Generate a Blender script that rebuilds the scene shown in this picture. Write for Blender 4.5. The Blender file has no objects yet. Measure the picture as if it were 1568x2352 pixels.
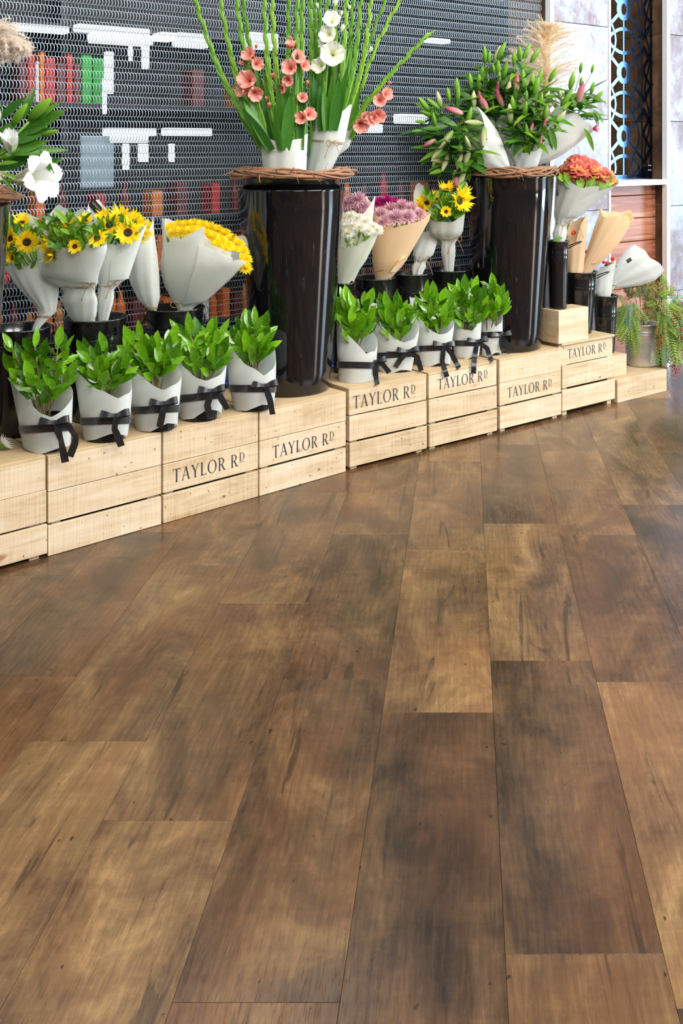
import bpy, bmesh, math, random
from mathutils import Vector, Matrix, noise

# ------------------------------------------------------------------ camera, world, lights
F, CX, CY, H = 2332.0, 1068.0, 340.0, 1.2        # focal length and principal point for a 1568x2352 frame, eye height
S2 = math.sqrt(2)
PI = math.pi
scene = bpy.context.scene
col = scene.collection
rnd = random.Random(11)

cam_d = bpy.data.cameras.new('camera')
cam = bpy.data.objects.new('camera', cam_d)
col.objects.link(cam)
cam.location = (0, 0, H)
cam.rotation_euler = (PI / 2, 0, -PI / 4)
cam_d.sensor_fit = 'HORIZONTAL'
cam_d.sensor_width = 36.0
cam_d.lens = F * 36.0 / 1568.0
cam_d.shift_x = (784 - CX) / 1568.0
cam_d.shift_y = (CY - 1176) / 1568.0
cam_d.clip_start = 0.05
scene.camera = cam

world = bpy.data.worlds.new('world')
scene.world = world
world.use_nodes = True
bg = world.node_tree.nodes['Background']
bg.inputs[0].default_value = (0.80, 0.88, 1.0, 1)
bg.inputs[1].default_value = 0.22

vs = scene.view_settings
vs.view_transform = 'Standard'
vs.look = 'None'
vs.gamma = 1.0
vs.use_curve_mapping = False
vs.exposure = 0.20


def area(name, loc, target, sx, sy, power, color):
    l = bpy.data.lights.new(name, 'AREA')
    l.shape = 'RECTANGLE'
    l.size, l.size_y = sx, sy
    l.energy = power
    l.color = color
    o = bpy.data.objects.new(name, l)
    col.objects.link(o)
    o.location = loc
    o.rotation_euler = (Vector(target) - Vector(loc)).to_track_quat('-Z', 'Y').to_euler()
    return o


area('window_daylight', (8.2, -0.5, 1.5), (3.0, 2.8, 0.9), 1.3, 3.0, 200, (0.62, 0.81, 1.0))
area('window_daylight_entrance', (6.0, -1.9, 1.5), (3.0, 3.0, 0.7), 0.6, 2.8, 85, (1.0, 0.95, 0.88))
area('fill_light_mall', (3.6, -1.6, 3.3), (3.0, 3.0, 0.6), 2.8, 1.2, 190, (0.96, 0.97, 1.0))  # added fill light from the camera side, not a known ceiling fitting
area('fill_light_mall', (0.6, -1.2, 3.3), (1.4, 3.0, 0.6), 1.8, 1.0, 75, (1.0, 0.97, 0.93))  # second added fill, further left
area('ceiling_light_panel', (2.0, 1.5, 3.3), (2.2, 2.6, 0.0), 2.6, 0.5, 46, (1.0, 0.92, 0.80))
area('ceiling_light_panel', (0.2, 1.8, 3.3), (0.7, 2.8, 0.0), 1.6, 0.5, 30, (1.0, 0.92, 0.80))
area('ceiling_light_panel', (4.2, 1.2, 3.3), (4.1, 2.8, 0.3), 1.8, 0.4, 44, (0.96, 0.97, 1.0))

# ------------------------------------------------------------------ helpers: geometry


def ray(px):
    a = (px - CX) / F
    return a


def at(px, py, yy):
    """point on the vertical plane y = yy (parallel to the crate row) seen at a pixel of the photograph; also its depth"""
    a = ray(px)
    Y = yy * S2 / (1 - a)
    X = a * Y
    return Vector(((X + Y) / S2, (Y - X) / S2, H - (py - CY) / F * Y)), Y


def lerp(a, b, t):
    return a + (b - a) * t


def interp(tab, x):
    """piecewise linear table [(x, v...)], clamped"""
    tab = sorted(tab)
    if x <= tab[0][0]:
        return tab[0][1:]
    for p, q in zip(tab, tab[1:]):
        if x <= q[0]:
            t = (x - p[0]) / (q[0] - p[0])
            return tuple(lerp(m, n, t) for m, n in zip(p[1:], q[1:]))
    return tab[-1][1:]


class MB:
    def __init__(self):
        self.v, self.f = [], []

    def add(self, vs_, fs):
        b = len(self.v)
        self.v += [tuple(p) for p in vs_]
        self.f += [tuple(i + b for i in f) for f in fs]
        return self

    def box(self, x0, x1, y0, y1, z0, z1):
        vs_ = [(x, y, z) for z in (z0, z1) for y in (y0, y1) for x in (x0, x1)]
        return self.add(vs_, [(0, 2, 3, 1), (4, 5, 7, 6), (0, 1, 5, 4), (2, 6, 7, 3), (0, 4, 6, 2), (1, 3, 7, 5)])

    def tube(self, pts, rad, n=6, cap=True):
        pts = [Vector(p) for p in pts]
        if not hasattr(rad, '__len__'):
            rad = [rad] * len(pts)
        vs_, fs = [], []
        prev = None
        for i, p in enumerate(pts):
            d = (pts[min(i + 1, len(pts) - 1)] - pts[max(i - 1, 0)])
            if d.length < 1e-9:
                d = Vector((0, 0, 1))
            d.normalize()
            if prev is None:
                ref = Vector((0, 0, 1)) if abs(d.z) < .9 else Vector((1, 0, 0))
                s = d.cross(ref).normalized()
            else:
                s = (prev - d * prev.dot(d))
                s = s.normalized() if s.length > 1e-6 else d.orthogonal().normalized()
            prev = s
            t = d.cross(s)
            for k in range(n):
                an = 2 * PI * k / n
                vs_.append(p + (s * math.cos(an) + t * math.sin(an)) * rad[i])
        for i in range(len(pts) - 1):
            for k in range(n):
                a, b = i * n + k, i * n + (k + 1) % n
                fs.append((a, b, b + n, a + n))
        if cap:
            fs.append(tuple(range(n))[::-1])
            fs.append(tuple(range((len(pts) - 1) * n, len(pts) * n)))
        return self.add(vs_, fs)

    def ring(self, pts, rad, n=4):
        """closed tube"""
        pts = [Vector(p) for p in pts]
        N = len(pts)
        vs_, fs = [], []
        c = sum(pts, Vector()) / N
        for i, p in enumerate(pts):
            d = (pts[(i + 1) % N] - pts[i - 1]).normalized()
            s = (p - c)
            s = (s - d * s.dot(d)).normalized()
            t = d.cross(s)
            for k in range(n):
                an = 2 * PI * k / n
                vs_.append(p + (s * math.cos(an) + t * math.sin(an)) * rad)
        for i in range(N):
            for k in range(n):
                a, b = i * n + k, i * n + (k + 1) % n
                a2, b2 = ((i + 1) % N) * n + k, ((i + 1) % N) * n + (k + 1) % n
                fs.append((a, b, b2, a2))
        return self.add(vs_, fs)

    def lathe(self, prof, n=28, c=(0, 0), cap0=False, cap1=False):
        vs_, fs = [], []
        for r, z in prof:
            for k in range(n):
                an = 2 * PI * k / n
                vs_.append((c[0] + r * math.cos(an), c[1] + r * math.sin(an), z))
        for i in range(len(prof) - 1):
            for k in range(n):
                a, b = i * n + k, i * n + (k + 1) % n
                fs.append((a, b, b + n, a + n))
        if cap0:
            fs.append(tuple(range(n))[::-1])
        if cap1:
            fs.append(tuple(range((len(prof) - 1) * n, len(prof) * n)))
        return self.add(vs_, fs)

    def grid(self, fn, nu, nv, closed=False):
        vs_, fs = [], []
        for i in range(nu + 1):
            for j in range(nv if closed else nv + 1):
                vs_.append(fn(i / nu, j / nv))
        w = nv if closed else nv + 1
        for i in range(nu):
            for j in range(nv):
                a = i * w + j
                b = i * w + (j + 1) % w
                fs.append((a, b, b + w, a + w))
        return self.add(vs_, fs)

    def strip(self, pts, widths):
        """flat ribbon: pts centre line, widths list of width vectors"""
        vs_, fs = [], []
        for p, w in zip(pts, widths):
            vs_ += [Vector(p) - Vector(w) * .5, Vector(p) + Vector(w) * .5]
        for i in range(len(pts) - 1):
            fs.append((2 * i, 2 * i + 1, 2 * i + 3, 2 * i + 2))
        return self.add(vs_, fs)

    def bar2d(self, pts, w, fn, depth):
        """a bar of width w along a 2-D polyline, mapped through fn(s, z, d) and extruded by depth"""
        vs_, fs = [], []
        P = [Vector(p) for p in pts]
        for i, p in enumerate(P):
            d = (P[min(i + 1, len(P) - 1)] - P[max(i - 1, 0)]).normalized()
            nrm = Vector((-d.y, d.x))
            a, b = p - nrm * w / 2, p + nrm * w / 2
            vs_ += [fn(a.x, a.y, 0), fn(b.x, b.y, 0), fn(b.x, b.y, depth), fn(a.x, a.y, depth)]
        for i in range(len(P) - 1):
            o = 4 * i
            for k in range(4):
                k2 = (k + 1) % 4
                fs.append((o + k, o + k2, o + 4 + k2, o + 4 + k))
        fs.append((0, 3, 2, 1))
        o = 4 * (len(P) - 1)
        fs.append((o, o + 1, o + 2, o + 3))
        return self.add(vs_, fs)

    def mesh(self, name, mat, smooth=True, uv=None):
        me = bpy.data.meshes.new(name)
        me.from_pydata(self.v, [], self.f)
        if mat is not None:
            me.materials.append(mat)
        if smooth:
            me.polygons.foreach_set('use_smooth', [True] * len(me.polygons))
        me.update()
        return me

    def build(self, name, mat, parent=None, smooth=True):
        return link(name, self.mesh(name, mat, smooth), parent)


def link(name, me, parent=None, mw=None):
    o = bpy.data.objects.new(name, me)
    col.objects.link(o)
    if parent is not None:
        o.parent = parent
    if mw is not None:
        o.matrix_local = mw
    return o


def tag(o, label=None, cat=None, group=None, kind=None):
    if label:
        o['label'] = label
    if cat:
        o['category'] = cat
    if group:
        o['group'] = group
    if kind:
        o['kind'] = kind
    return o


def empty(name, loc, rz=0.0):
    o = bpy.data.objects.new(name, None)
    col.objects.link(o)
    o.location = loc
    o.rotation_euler = (0, 0, rz)
    o.empty_display_size = .05
    return o


def basis(loc, d, n, s=1.0, sx=None):
    """matrix whose y axis runs along d and whose z axis is as close to n as possible"""
    y = Vector(d).normalized()
    z = Vector(n) - y * Vector(n).dot(y)
    if z.length < 1e-5:
        z = y.orthogonal()
    z.normalize()
    x = y.cross(z)
    sx = s if sx is None else sx
    m = Matrix(((x.x * sx, y.x * s, z.x * s, loc[0]), (x.y * sx, y.y * s, z.y * s, loc[1]), (x.z * sx, y.z * s, z.z * s, loc[2]), (0, 0, 0, 1)))
    return m


def zbasis(loc, d, s=1.0, roll=0.0, sz=None):
    """matrix whose z axis runs along d"""
    z = Vector(d).normalized()
    x = z.orthogonal().normalized()
    y = z.cross(x)
    x, y = x * math.cos(roll) + y * math.sin(roll), y * math.cos(roll) - x * math.sin(roll)
    sz = s if sz is None else sz
    return Matrix(((x.x * s, y.x * s, z.x * sz, loc[0]), (x.y * s, y.y * s, z.y * sz, loc[1]), (x.z * s, y.z * s, z.z * sz, loc[2]), (0, 0, 0, 1)))


# ------------------------------------------------------------------ helpers: materials
def srgb(r, g, b):
    f = lambda c: ((c / 255 + .055) / 1.055) ** 2.4 if c > 10 else c / 255 / 12.92
    return (f(r), f(g), f(b), 1)


class NT:
    def __init__(self, name):
        self.m = bpy.data.materials.new(name)
        self.m.use_nodes = True
        self.t = self.m.node_tree
        self.bsdf = self.t.nodes['Principled BSDF']
        self.out = self.t.nodes['Material Output']

    def n(self, kind, **kw):
        nd = self.t.nodes.new(kind)
        for k, v in kw.items():
            if k in nd.inputs:
                nd.inputs[k].default_value = v
            else:
                setattr(nd, k, v)
        return nd

    def l(self, a, b):
        self.t.links.new(a, b)

    def noise(self, vec, scale, detail=4, rough=.55, dist=0.0):
        nd = self.n('ShaderNodeTexNoise')
        nd.inputs['Scale'].default_value = scale
        nd.inputs['Detail'].default_value = detail
        nd.inputs['Roughness'].default_value = rough
        nd.inputs['Distortion'].default_value = dist
        if vec is not None:
            self.l(vec, nd.inputs['Vector'])
        return nd.outputs['Fac']

    def mapping(self, vec, scale=(1, 1, 1), loc=(0, 0, 0)):
        mp = self.n('ShaderNodeMapping')
        mp.inputs['Scale'].default_value = scale
        mp.inputs['Location'].default_value = loc
        self.l(vec, mp.inputs['Vector'])
        return mp.outputs[0]

    def ramp(self, fac, stops):
        r = self.n('ShaderNodeValToRGB')
        el = r.color_ramp.elements
        while len(el) > 1:
            el.remove(el[-1])
        el[0].position, el[0].color = stops[0]
        for p, c in stops[1:]:
            e = el.new(p)
            e.color = c
        self.l(fac, r.inputs[0])
        return r.outputs[0]

    def mix(self, fac, a, b, blend='MIX'):
        m = self.n('ShaderNodeMix', data_type='RGBA', blend_type=blend)
        for s, v in ((m.inputs[0], fac), (m.inputs[6], a), (m.inputs[7], b)):
            if hasattr(v, 'links') or hasattr(v, 'is_output'):
                self.l(v, s)
            else:
                s.default_value = v
        return m.outputs[2]

    def math(self, op, a, b=0.5):
        m = self.n('ShaderNodeMath', operation=op)
        for s, v in ((m.inputs[0], a), (m.inputs[1], b)):
            if hasattr(v, 'is_output'):
                self.l(v, s)
            else:
                s.default_value = v
        return m.outputs[0]

    def objvec(self):
        """object coordinates shifted by the object's own random number"""
        tc = self.n('ShaderNodeTexCoord')
        oi = self.n('ShaderNodeObjectInfo')
        mul = self.n('ShaderNodeVectorMath', operation='SCALE')
        self.l(oi.outputs['Random'], mul.inputs['Scale'])
        mul.inputs[0].default_value = (37.0, 53.0, 29.0)
        ad = self.n('ShaderNodeVectorMath', operation='ADD')
        self.l(tc.outputs['Object'], ad.inputs[0])
        self.l(mul.outputs[0], ad.inputs[1])
        return ad.outputs[0], oi.outputs['Random'], tc.outputs['Object']

    def bump(self, h, strength, dist=.01):
        b = self.n('ShaderNodeBump')
        b.inputs['Strength'].default_value = strength
        b.inputs['Distance'].default_value = dist
        self.l(h, b.inputs['Height'])
        self.l(b.outputs[0], self.bsdf.inputs['Normal'])

    def set(self, **kw):
        names = dict(color='Base Color', rough='Roughness', metal='Metallic', spec='Specular IOR Level', coat='Coat Weight', coatr='Coat Roughness', sheen='Sheen Weight')
        for k, v in kw.items():
            s = self.bsdf.inputs[names[k]]
            if hasattr(v, 'is_output'):
                self.l(v, s)
            else:
                s.default_value = v
        return self

    def translucent(self, color, fac):
        tr = self.n('ShaderNodeBsdfTranslucent')
        if hasattr(color, 'is_output'):
            self.l(color, tr.inputs[0])
        else:
            tr.inputs[0].default_value = color
        mx = self.n('ShaderNodeMixShader')
        mx.inputs[0].default_value = fac
        self.l(self.bsdf.outputs[0], mx.inputs[1])
        self.l(tr.outputs[0], mx.inputs[2])
        self.l(mx.outputs[0], self.out.inputs[0])


def plain(name, c, rough=.5, metal=0.0, var=.12, scale=30, **kw):
    t = NT(name)
    v, rn, o = t.objvec()
    nz = t.noise(v, scale, 3)
    dark = tuple(x * (1 - var) for x in c[:3]) + (1,)
    lite = tuple(min(1, x * (1 + var)) for x in c[:3]) + (1,)
    t.set(color=t.mix(nz, dark, lite), rough=rough, metal=metal, **kw)
    return t.m


def leafmat(name, c1, c2, rough=.35, trans=.25, scale=14, spec=.5):
    t = NT(name)
    v, rn, o = t.objvec()
    nz = t.noise(v, scale, 3)
    f = t.math('ADD', t.math('MULTIPLY', rn, .75), t.math('MULTIPLY', t.math('SUBTRACT', nz, .35), .8))
    c = t.mix(f, c1, c2)
    t.set(color=c, rough=rough, spec=spec)
    if trans:
        t.translucent(c, trans)
    return t.m


def petalmat(name, c_in, c_out, scale=1.0, trans=.3, rough=.55):
    """colour runs with the distance from the object's origin"""
    t = NT(name)
    tc = t.n('ShaderNodeTexCoord')
    ln = t.n('ShaderNodeVectorMath', operation='LENGTH')
    t.l(tc.outputs['Object'], ln.inputs[0])
    f = t.math('MULTIPLY', ln.outputs['Value'], scale)
    nz = t.noise(tc.outputs['Object'], 6, 2)
    f = t.math('ADD', f, t.math('MULTIPLY', t.math('SUBTRACT', nz, .5), .35))
    c = t.mix(f, c_in, c_out)
    t.m.node_tree.nodes[-1]
    t.set(color=c, rough=rough, spec=.25)
    t.translucent(c, trans)
    return t.m


def papermat(name, c1, c2, trans=.3):
    t = NT(name)
    v, rn, o = t.objvec()
    nz = t.noise(v, 9, 4)
    c = t.mix(nz, c1, c2)
    t.set(color=c, rough=.6, spec=.25)
    t.bump(t.noise(v, 22, 3), .25, .004)
    t.translucent(c, trans)
    return t.m


M = {}
# floor planks
t = NT('floor_plank')
v, rn, o = t.objvec()
big = t.noise(t.mapping(v, (6.0, 2.6, 1)), 1.0, 9, .66, .7)
cross = t.noise(t.mapping(v, (7, 24, 1)), 1.0, 5, .7, .6)
grain = t.noise(t.mapping(v, (44, 3.4, 1)), 1.0, 8, .74, 2.2)
fine = t.noise(t.mapping(v, (260, 16, 1)), 1.0, 4, .75, .5)
streak = t.noise(t.mapping(v, (20, 1.7, 1)), 1.0, 6, .62, 1.0)
wav = t.n('ShaderNodeTexWave', wave_type='BANDS', bands_direction='X')
wav.inputs['Scale'].default_value = 9.0
wav.inputs['Distortion'].default_value = 7.0
wav.inputs['Detail'].default_value = 3.0
wav.inputs['Detail Scale'].default_value = .8
t.l(t.mapping(v, (2.2, .35, 1)), wav.inputs['Vector'])
h = t.math('ADD', t.math('MULTIPLY', big, .70), t.math('MULTIPLY', grain, .18))
h = t.math('ADD', h, t.math('MULTIPLY', t.math('SUBTRACT', rn, .5), .14))
h = t.math('ADD', h, t.math('MULTIPLY', t.math('SUBTRACT', cross, .5), .14))
h = t.math('ADD', h, t.math('MULTIPLY', t.math('SUBTRACT', fine, .5), .14))
h = t.math('ADD', h, t.math('MULTIPLY', t.math('SUBTRACT', wav.outputs['Fac'], .5), .02))
h = t.math('ADD', h, .05)
c = t.ramp(h, [(.30, srgb(38, 28, 20)), (.40, srgb(63, 47, 33)), (.50, srgb(90, 67, 45)), (.60, srgb(118, 91, 60)), (.74, srgb(164, 132, 88))])
hue = t.noise(t.mapping(v, (4.0, 1.6, 1)), 1.0, 3, .5)
c = t.mix(t.ramp(hue, [(.45, (0, 0, 0, 1)), (.66, (.20, .20, .20, 1))]), c, srgb(150, 96, 54))
sr = t.ramp(streak, [(.0, (0, 0, 0, 1)), (.33, (0, 0, 0, 1)), (.40, (1, 1, 1, 1)), (1, (1, 1, 1, 1))])
c = t.mix(t.math('MULTIPLY', t.math('SUBTRACT', 1.0, sr), .70), c, srgb(44, 33, 24))
kn = t.noise(t.mapping(v, (15, 8, 1)), 1.0, 3, .5, .3)
kf = t.ramp(kn, [(.0, (1, 1, 1, 1)), (.22, (1, 1, 1, 1)), (.30, (0, 0, 0, 1)), (1, (0, 0, 0, 1))])
c = t.mix(t.math('MULTIPLY', kf, .7), c, srgb(40, 28, 19))
dt = t.noise(t.mapping(v, (75, 38, 1)), 1.0, 1)
df = t.ramp(dt, [(.0, (1, 1, 1, 1)), (.20, (1, 1, 1, 1)), (.235, (0, 0, 0, 1)), (1, (0, 0, 0, 1))])
c = t.mix(t.math('MULTIPLY', df, .8), c, srgb(34, 25, 18))
pore = t.noise(t.mapping(v, (330, 26, 1)), 1.0, 2, .6, .4)
pm = t.ramp(pore, [(0, (0, 0, 0, 1)), (.58, (0, 0, 0, 1)), (.66, (1, 1, 1, 1)), (1, (1, 1, 1, 1))])
t.set(color=c, rough=t.math('ADD', t.math('MULTIPLY', grain, .20), .12), spec=.5)
t.bump(t.math('ADD', t.math('MULTIPLY', pm, -.7), t.math('ADD', t.math('MULTIPLY', grain, .35), t.math('MULTIPLY', wav.outputs['Fac'], .08))), .40, .0016)
M['floor'] = t.m

# raw crate pine
t = NT('crate_pine')
v, rn, o = t.objvec()
g = t.noise(t.mapping(v, (2.6, 6, 34)), 1.0, 4, .6, 1.0)
saw = t.noise(t.mapping(v, (300, 12, 7)), 1.0, 3, .7)
blot = t.noise(v, 5, 3)
h = t.math('ADD', t.math('MULTIPLY', g, .48), t.math('ADD', t.math('MULTIPLY', saw, .32), t.math('MULTIPLY', blot, .26)))
h = t.math('ADD', h, t.math('MULTIPLY', t.math('SUBTRACT', rn, .5), .10))
c = t.ramp(h, [(.30, srgb(150, 119, 86)), (.42, srgb(187, 160, 123)), (.53, srgb(206, 183, 149)), (.72, srgb(222, 206, 180))])
kn = t.noise(t.mapping(v, (5, 5, 17)), 1.0, 1, .4, .2)
kf = t.ramp(kn, [(.0, (1, 1, 1, 1)), (.17, (1, 1, 1, 1)), (.23, (0, 0, 0, 1)), (1, (0, 0, 0, 1))])
c = t.mix(t.math('MULTIPLY', kf, .8), c, srgb(150, 98, 58))
sp = t.noise(t.mapping(v, (90, 90, 90)), 1.0, 0)
spf = t.ramp(sp, [(.0, (1, 1, 1, 1)), (.155, (1, 1, 1, 1)), (.185, (0, 0, 0, 1)), (1, (0, 0, 0, 1))])
c = t.mix(t.math('MULTIPLY', spf, .8), c, srgb(92, 70, 48))
t.set(color=c, rough=.72, spec=.25)
t.bump(t.math('ADD', saw, t.math('MULTIPLY', g, .5)), .5, .002)
M['pine'] = t.m

M['pine_dark'] = plain('crate_inside_wood', srgb(150, 112, 72), .8, 0, .25, 20)
M['ink'] = plain('stencil_ink', srgb(52, 48, 50), .7, 0, .35, 90)
M['lid'] = plain('crate_lid_wood', srgb(192, 166, 126), .75, 0, .22, 16)

# glossy black plastic planter, scratched
t = NT('black_planter')
v, rn, o = t.objvec()
sc = t.noise(t.mapping(v, (60, 60, 7)), 1.0, 4, .7, .6)
scf = t.ramp(sc, [(0, (0, 0, 0, 1)), (.63, (0, 0, 0, 1)), (.75, (1, 1, 1, 1)), (1, (1, 1, 1, 1))])
t.set(color=t.mix(t.math('MULTIPLY', scf, .35), srgb(14, 14, 17), srgb(120, 122, 128)), rough=t.math('ADD', t.math('MULTIPLY', scf, .25), .07), spec=.5, coat=.4, coatr=.02)
t.bump(t.noise(t.mapping(v, (9, 9, 2.5)), 1.0, 2), .05, .01)
M['planter'] = t.m
M['black_metal'] = plain('black_bucket_enamel', srgb(17, 17, 18), .2, .0, .3, 20, spec=.6, coat=.3)
M['black_in'] = plain('bucket_inside', srgb(10, 10, 11), .5)
M['wire'] = plain('wire_steel', srgb(40, 40, 42), .3, .7)
M['foil'] = plain('black_foil', srgb(26, 27, 28), .18, .3, .5, 60)
t = NT('galvanised')
v, rn, o = t.objvec()
nz = t.noise(v, 16, 5, .7)
t.set(color=t.ramp(nz, [(.3, srgb(176, 172, 160)), (.7, srgb(226, 224, 218))]), rough=.38, metal=.8)
M['galv'] = t.m

M['paper'] = papermat('white_wrap_paper', srgb(220, 225, 216), srgb(242, 244, 240), .34)
M['paper_green'] = papermat('pale_green_wrap_paper', srgb(222, 228, 206), srgb(236, 239, 222), .32)
M['paper_cream'] = papermat('cream_wrap_paper', srgb(236, 224, 208), srgb(246, 238, 226), .3)
M['kraft'] = papermat('peach_kraft_paper', srgb(238, 204, 158), srgb(248, 220, 178), .28)
M['tagblack'] = plain('black_sticker', srgb(26, 27, 27), .5)
M['taggold'] = plain('gold_sticker', srgb(196, 172, 104), .5)
M['taggrey'] = plain('grey_sticker', srgb(150, 155, 158), .5)
M['tagprint'] = plain('sticker_print', srgb(226, 224, 214), .6)
M['ribbon'] = plain('black_satin_ribbon', srgb(20, 21, 25), .26, 0, .3, 8, spec=.65, sheen=.3)
M['twine'] = plain('jute_twine', srgb(168, 132, 92), .9, 0, .25, 80)
M['twig'] = plain('vine_twig', srgb(146, 106, 78), .75, 0, .4, 40)
M['bark'] = plain('plant_stem', srgb(120, 106, 62), .7, 0, .3, 40)
M['stem'] = plain('green_stem', srgb(98, 146, 40), .5, 0, .25, 30)

M['leaf'] = leafmat('glossy_leaf', srgb(34, 92, 12), srgb(136, 198, 30), .2, .24, 9, .7)
M['leaf_dark'] = leafmat('dark_leaf', srgb(30, 78, 18), srgb(82, 136, 34), .35, .2)
M['leaf_mid'] = leafmat('fresh_leaf', srgb(58, 112, 24), srgb(132, 178, 44), .42, .3)
M['leaf_lime'] = leafmat('lime_leaf', srgb(92, 146, 30), srgb(168, 208, 62), .5, .3)
M['glad_leaf'] = leafmat('gladiolus_leaf', srgb(36, 98, 34), srgb(96, 156, 42), .38, .22)
M['glad_stem'] = leafmat('gladiolus_stalk', srgb(84, 146, 34), srgb(142, 190, 62), .42, .18, 40)
M['sun_petal'] = petalmat('sunflower_petal', srgb(252, 192, 6), srgb(255, 232, 30), 1.0, .3)
M['sun_core'] = plain('sunflower_core', srgb(54, 30, 14), .9, 0, .6, 60)
M['sun_green'] = plain('sunflower_bract', srgb(112, 166, 40), .6, 0, .3, 20)
M['mum_yellow'] = petalmat('yellow_chrysanthemum', srgb(255, 216, 4), srgb(255, 242, 60), 1.0, .3)
M['mum_white'] = petalmat('white_chrysanthemum', srgb(238, 236, 206), srgb(252, 250, 242), 1.0, .3)
M['mum_pink'] = petalmat('pink_chrysanthemum', srgb(190, 120, 142), srgb(238, 206, 212), 1.0, .3)
M['mum_magenta'] = petalmat('magenta_chrysanthemum', srgb(150, 14, 96), srgb(222, 54, 150), 1.0, .3)
M['glad_pink'] = petalmat('pink_gladiolus', srgb(226, 108, 92), srgb(250, 186, 170), 1.0, .35)
M['glad_white'] = petalmat('white_gladiolus', srgb(224, 232, 170), srgb(250, 250, 240), 1.3, .35)
M['lily_white'] = petalmat('white_lily', srgb(206, 214, 172), srgb(232, 234, 232), 1.4, .3)
M['bud_green'] = petalmat('green_lily_bud', srgb(72, 128, 30), srgb(128, 176, 58), 1.0, .2, .4)
M['bud_pale'] = petalmat('pale_lily_bud', srgb(108, 146, 52), srgb(206, 204, 158), 1.2, .2, .4)
M['bud_pink'] = petalmat('pink_lily_bud', srgb(206, 172, 150), srgb(196, 76, 116), 1.1, .2, .4)
M['rose_red'] = petalmat('red_rose', srgb(196, 24, 8), srgb(246, 84, 36), 1.0, .2)
M['lily_open'] = petalmat('pink_lily', srgb(196, 40, 116), srgb(250, 214, 214), 1.0, .3)
M['pampas'] = leafmat('pampas_hair', srgb(242, 222, 186), srgb(254, 246, 232), .8, .5, 5, .1)
M['pampas_pale'] = leafmat('pale_pampas_hair', srgb(226, 212, 196), srgb(250, 242, 232), .8, .5, 5, .1)
M['pepper'] = leafmat('pepper_leaf', srgb(74, 108, 32), srgb(156, 186, 62), .45, .25)
M['pepper_b'] = leafmat('pepper_leaf_bluish', srgb(48, 96, 62), srgb(126, 160, 132), .45, .25)
M['berry'] = plain('pink_pepper_berry', srgb(176, 62, 58), .4, 0, .4, 60)
M['berry_tan'] = plain('tan_pepper_berry', srgb(196, 152, 104), .5, 0, .35, 60)
t = NT('celosia')
v, rn, o = t.objvec()
nz = t.noise(o, 1.6, 4)
t.set(color=t.ramp(nz, [(.36, srgb(176, 58, 72)), (.46, srgb(198, 92, 84)), (.54, srgb(206, 118, 48)), (.70, srgb(220, 164, 98))]), rough=.75)
M['celosia'] = t.m

# wall tiles: concrete-look porcelain
t = NT('wall_tile')
v, rn, o = t.objvec()
a = t.noise(v, 3.2, 7, .7, .4)
b = t.noise(t.mapping(v, (40, 40, 26)), 1.0, 4, .7)
h = t.math('ADD', t.math('MULTIPLY', a, .72), t.math('MULTIPLY', b, .28))
c = t.ramp(h, [(.38, srgb(104, 86, 82)), (.46, srgb(132, 118, 122)), (.54, srgb(152, 160, 180)), (.66, srgb(182, 196, 216))])
t.set(color=c, rough=.36, spec=.5)
t.bump(b, .15, .002)
M['tile'] = t.m
t = NT('jamb_tile')
v, rn, o = t.objvec()
a = t.noise(v, 5, 6, .7, .3)
t.set(color=t.ramp(a, [(.32, srgb(70, 50, 36)), (.5, srgb(112, 84, 60)), (.7, srgb(146, 116, 86))]), rough=.5)
M['jamb'] = t.m
t = NT('niche_wood')
v, rn, o = t.objvec()
a = t.noise(t.mapping(v, (2.2, 4, 40)), 1.0, 4, .6, .6)
t.set(color=t.ramp(a, [(.3, srgb(126, 70, 46)), (.55, srgb(172, 112, 84)), (.75, srgb(198, 146, 118))]), rough=.4)
M['nwood'] = t.m
M['trim'] = plain('white_trim', srgb(232, 234, 236), .35, .0, .05)
M['steel'] = plain('sky_tinted_mirror_steel', srgb(92, 130, 176), .26, 1.0, .05)  # blue reflection of the sky put into the base colour
M['screw'] = plain('screw_steel', srgb(226, 226, 226), .3, .6)
t = NT('link_steel')
v, rn, o = t.objvec()
t.set(color=srgb(186, 204, 218), rough=.36, metal=.6)
M['link'] = t.m
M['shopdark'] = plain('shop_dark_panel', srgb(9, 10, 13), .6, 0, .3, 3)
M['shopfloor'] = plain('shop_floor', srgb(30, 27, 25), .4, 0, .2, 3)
M['shopshelf'] = plain('shop_shelf', srgb(24, 28, 33), .5)
M['shopglass'] = plain('blue_grey_board', srgb(150, 170, 186), .4)


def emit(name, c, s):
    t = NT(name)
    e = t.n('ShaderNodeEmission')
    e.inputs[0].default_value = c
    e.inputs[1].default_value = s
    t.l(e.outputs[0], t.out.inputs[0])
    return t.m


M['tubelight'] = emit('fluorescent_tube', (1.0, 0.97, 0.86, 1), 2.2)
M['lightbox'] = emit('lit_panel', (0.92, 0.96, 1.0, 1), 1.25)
PROD = {'red': plain('red_packet', srgb(190, 24, 22), .5), 'green': plain('green_packet', srgb(22, 160, 40), .5), 'orange': plain('orange_packet', srgb(232, 112, 18), .5),
        'white': plain('white_packet', srgb(228, 226, 220), .5), 'dark red': plain('dark_red_packet', srgb(96, 22, 22), .5), 'blue': plain('blue_packet', srgb(28, 92, 196), .5),
        'pink': plain('pink_packet', srgb(206, 150, 150), .5), 'amber': plain('amber_packet', srgb(196, 120, 24), .5)}

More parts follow.
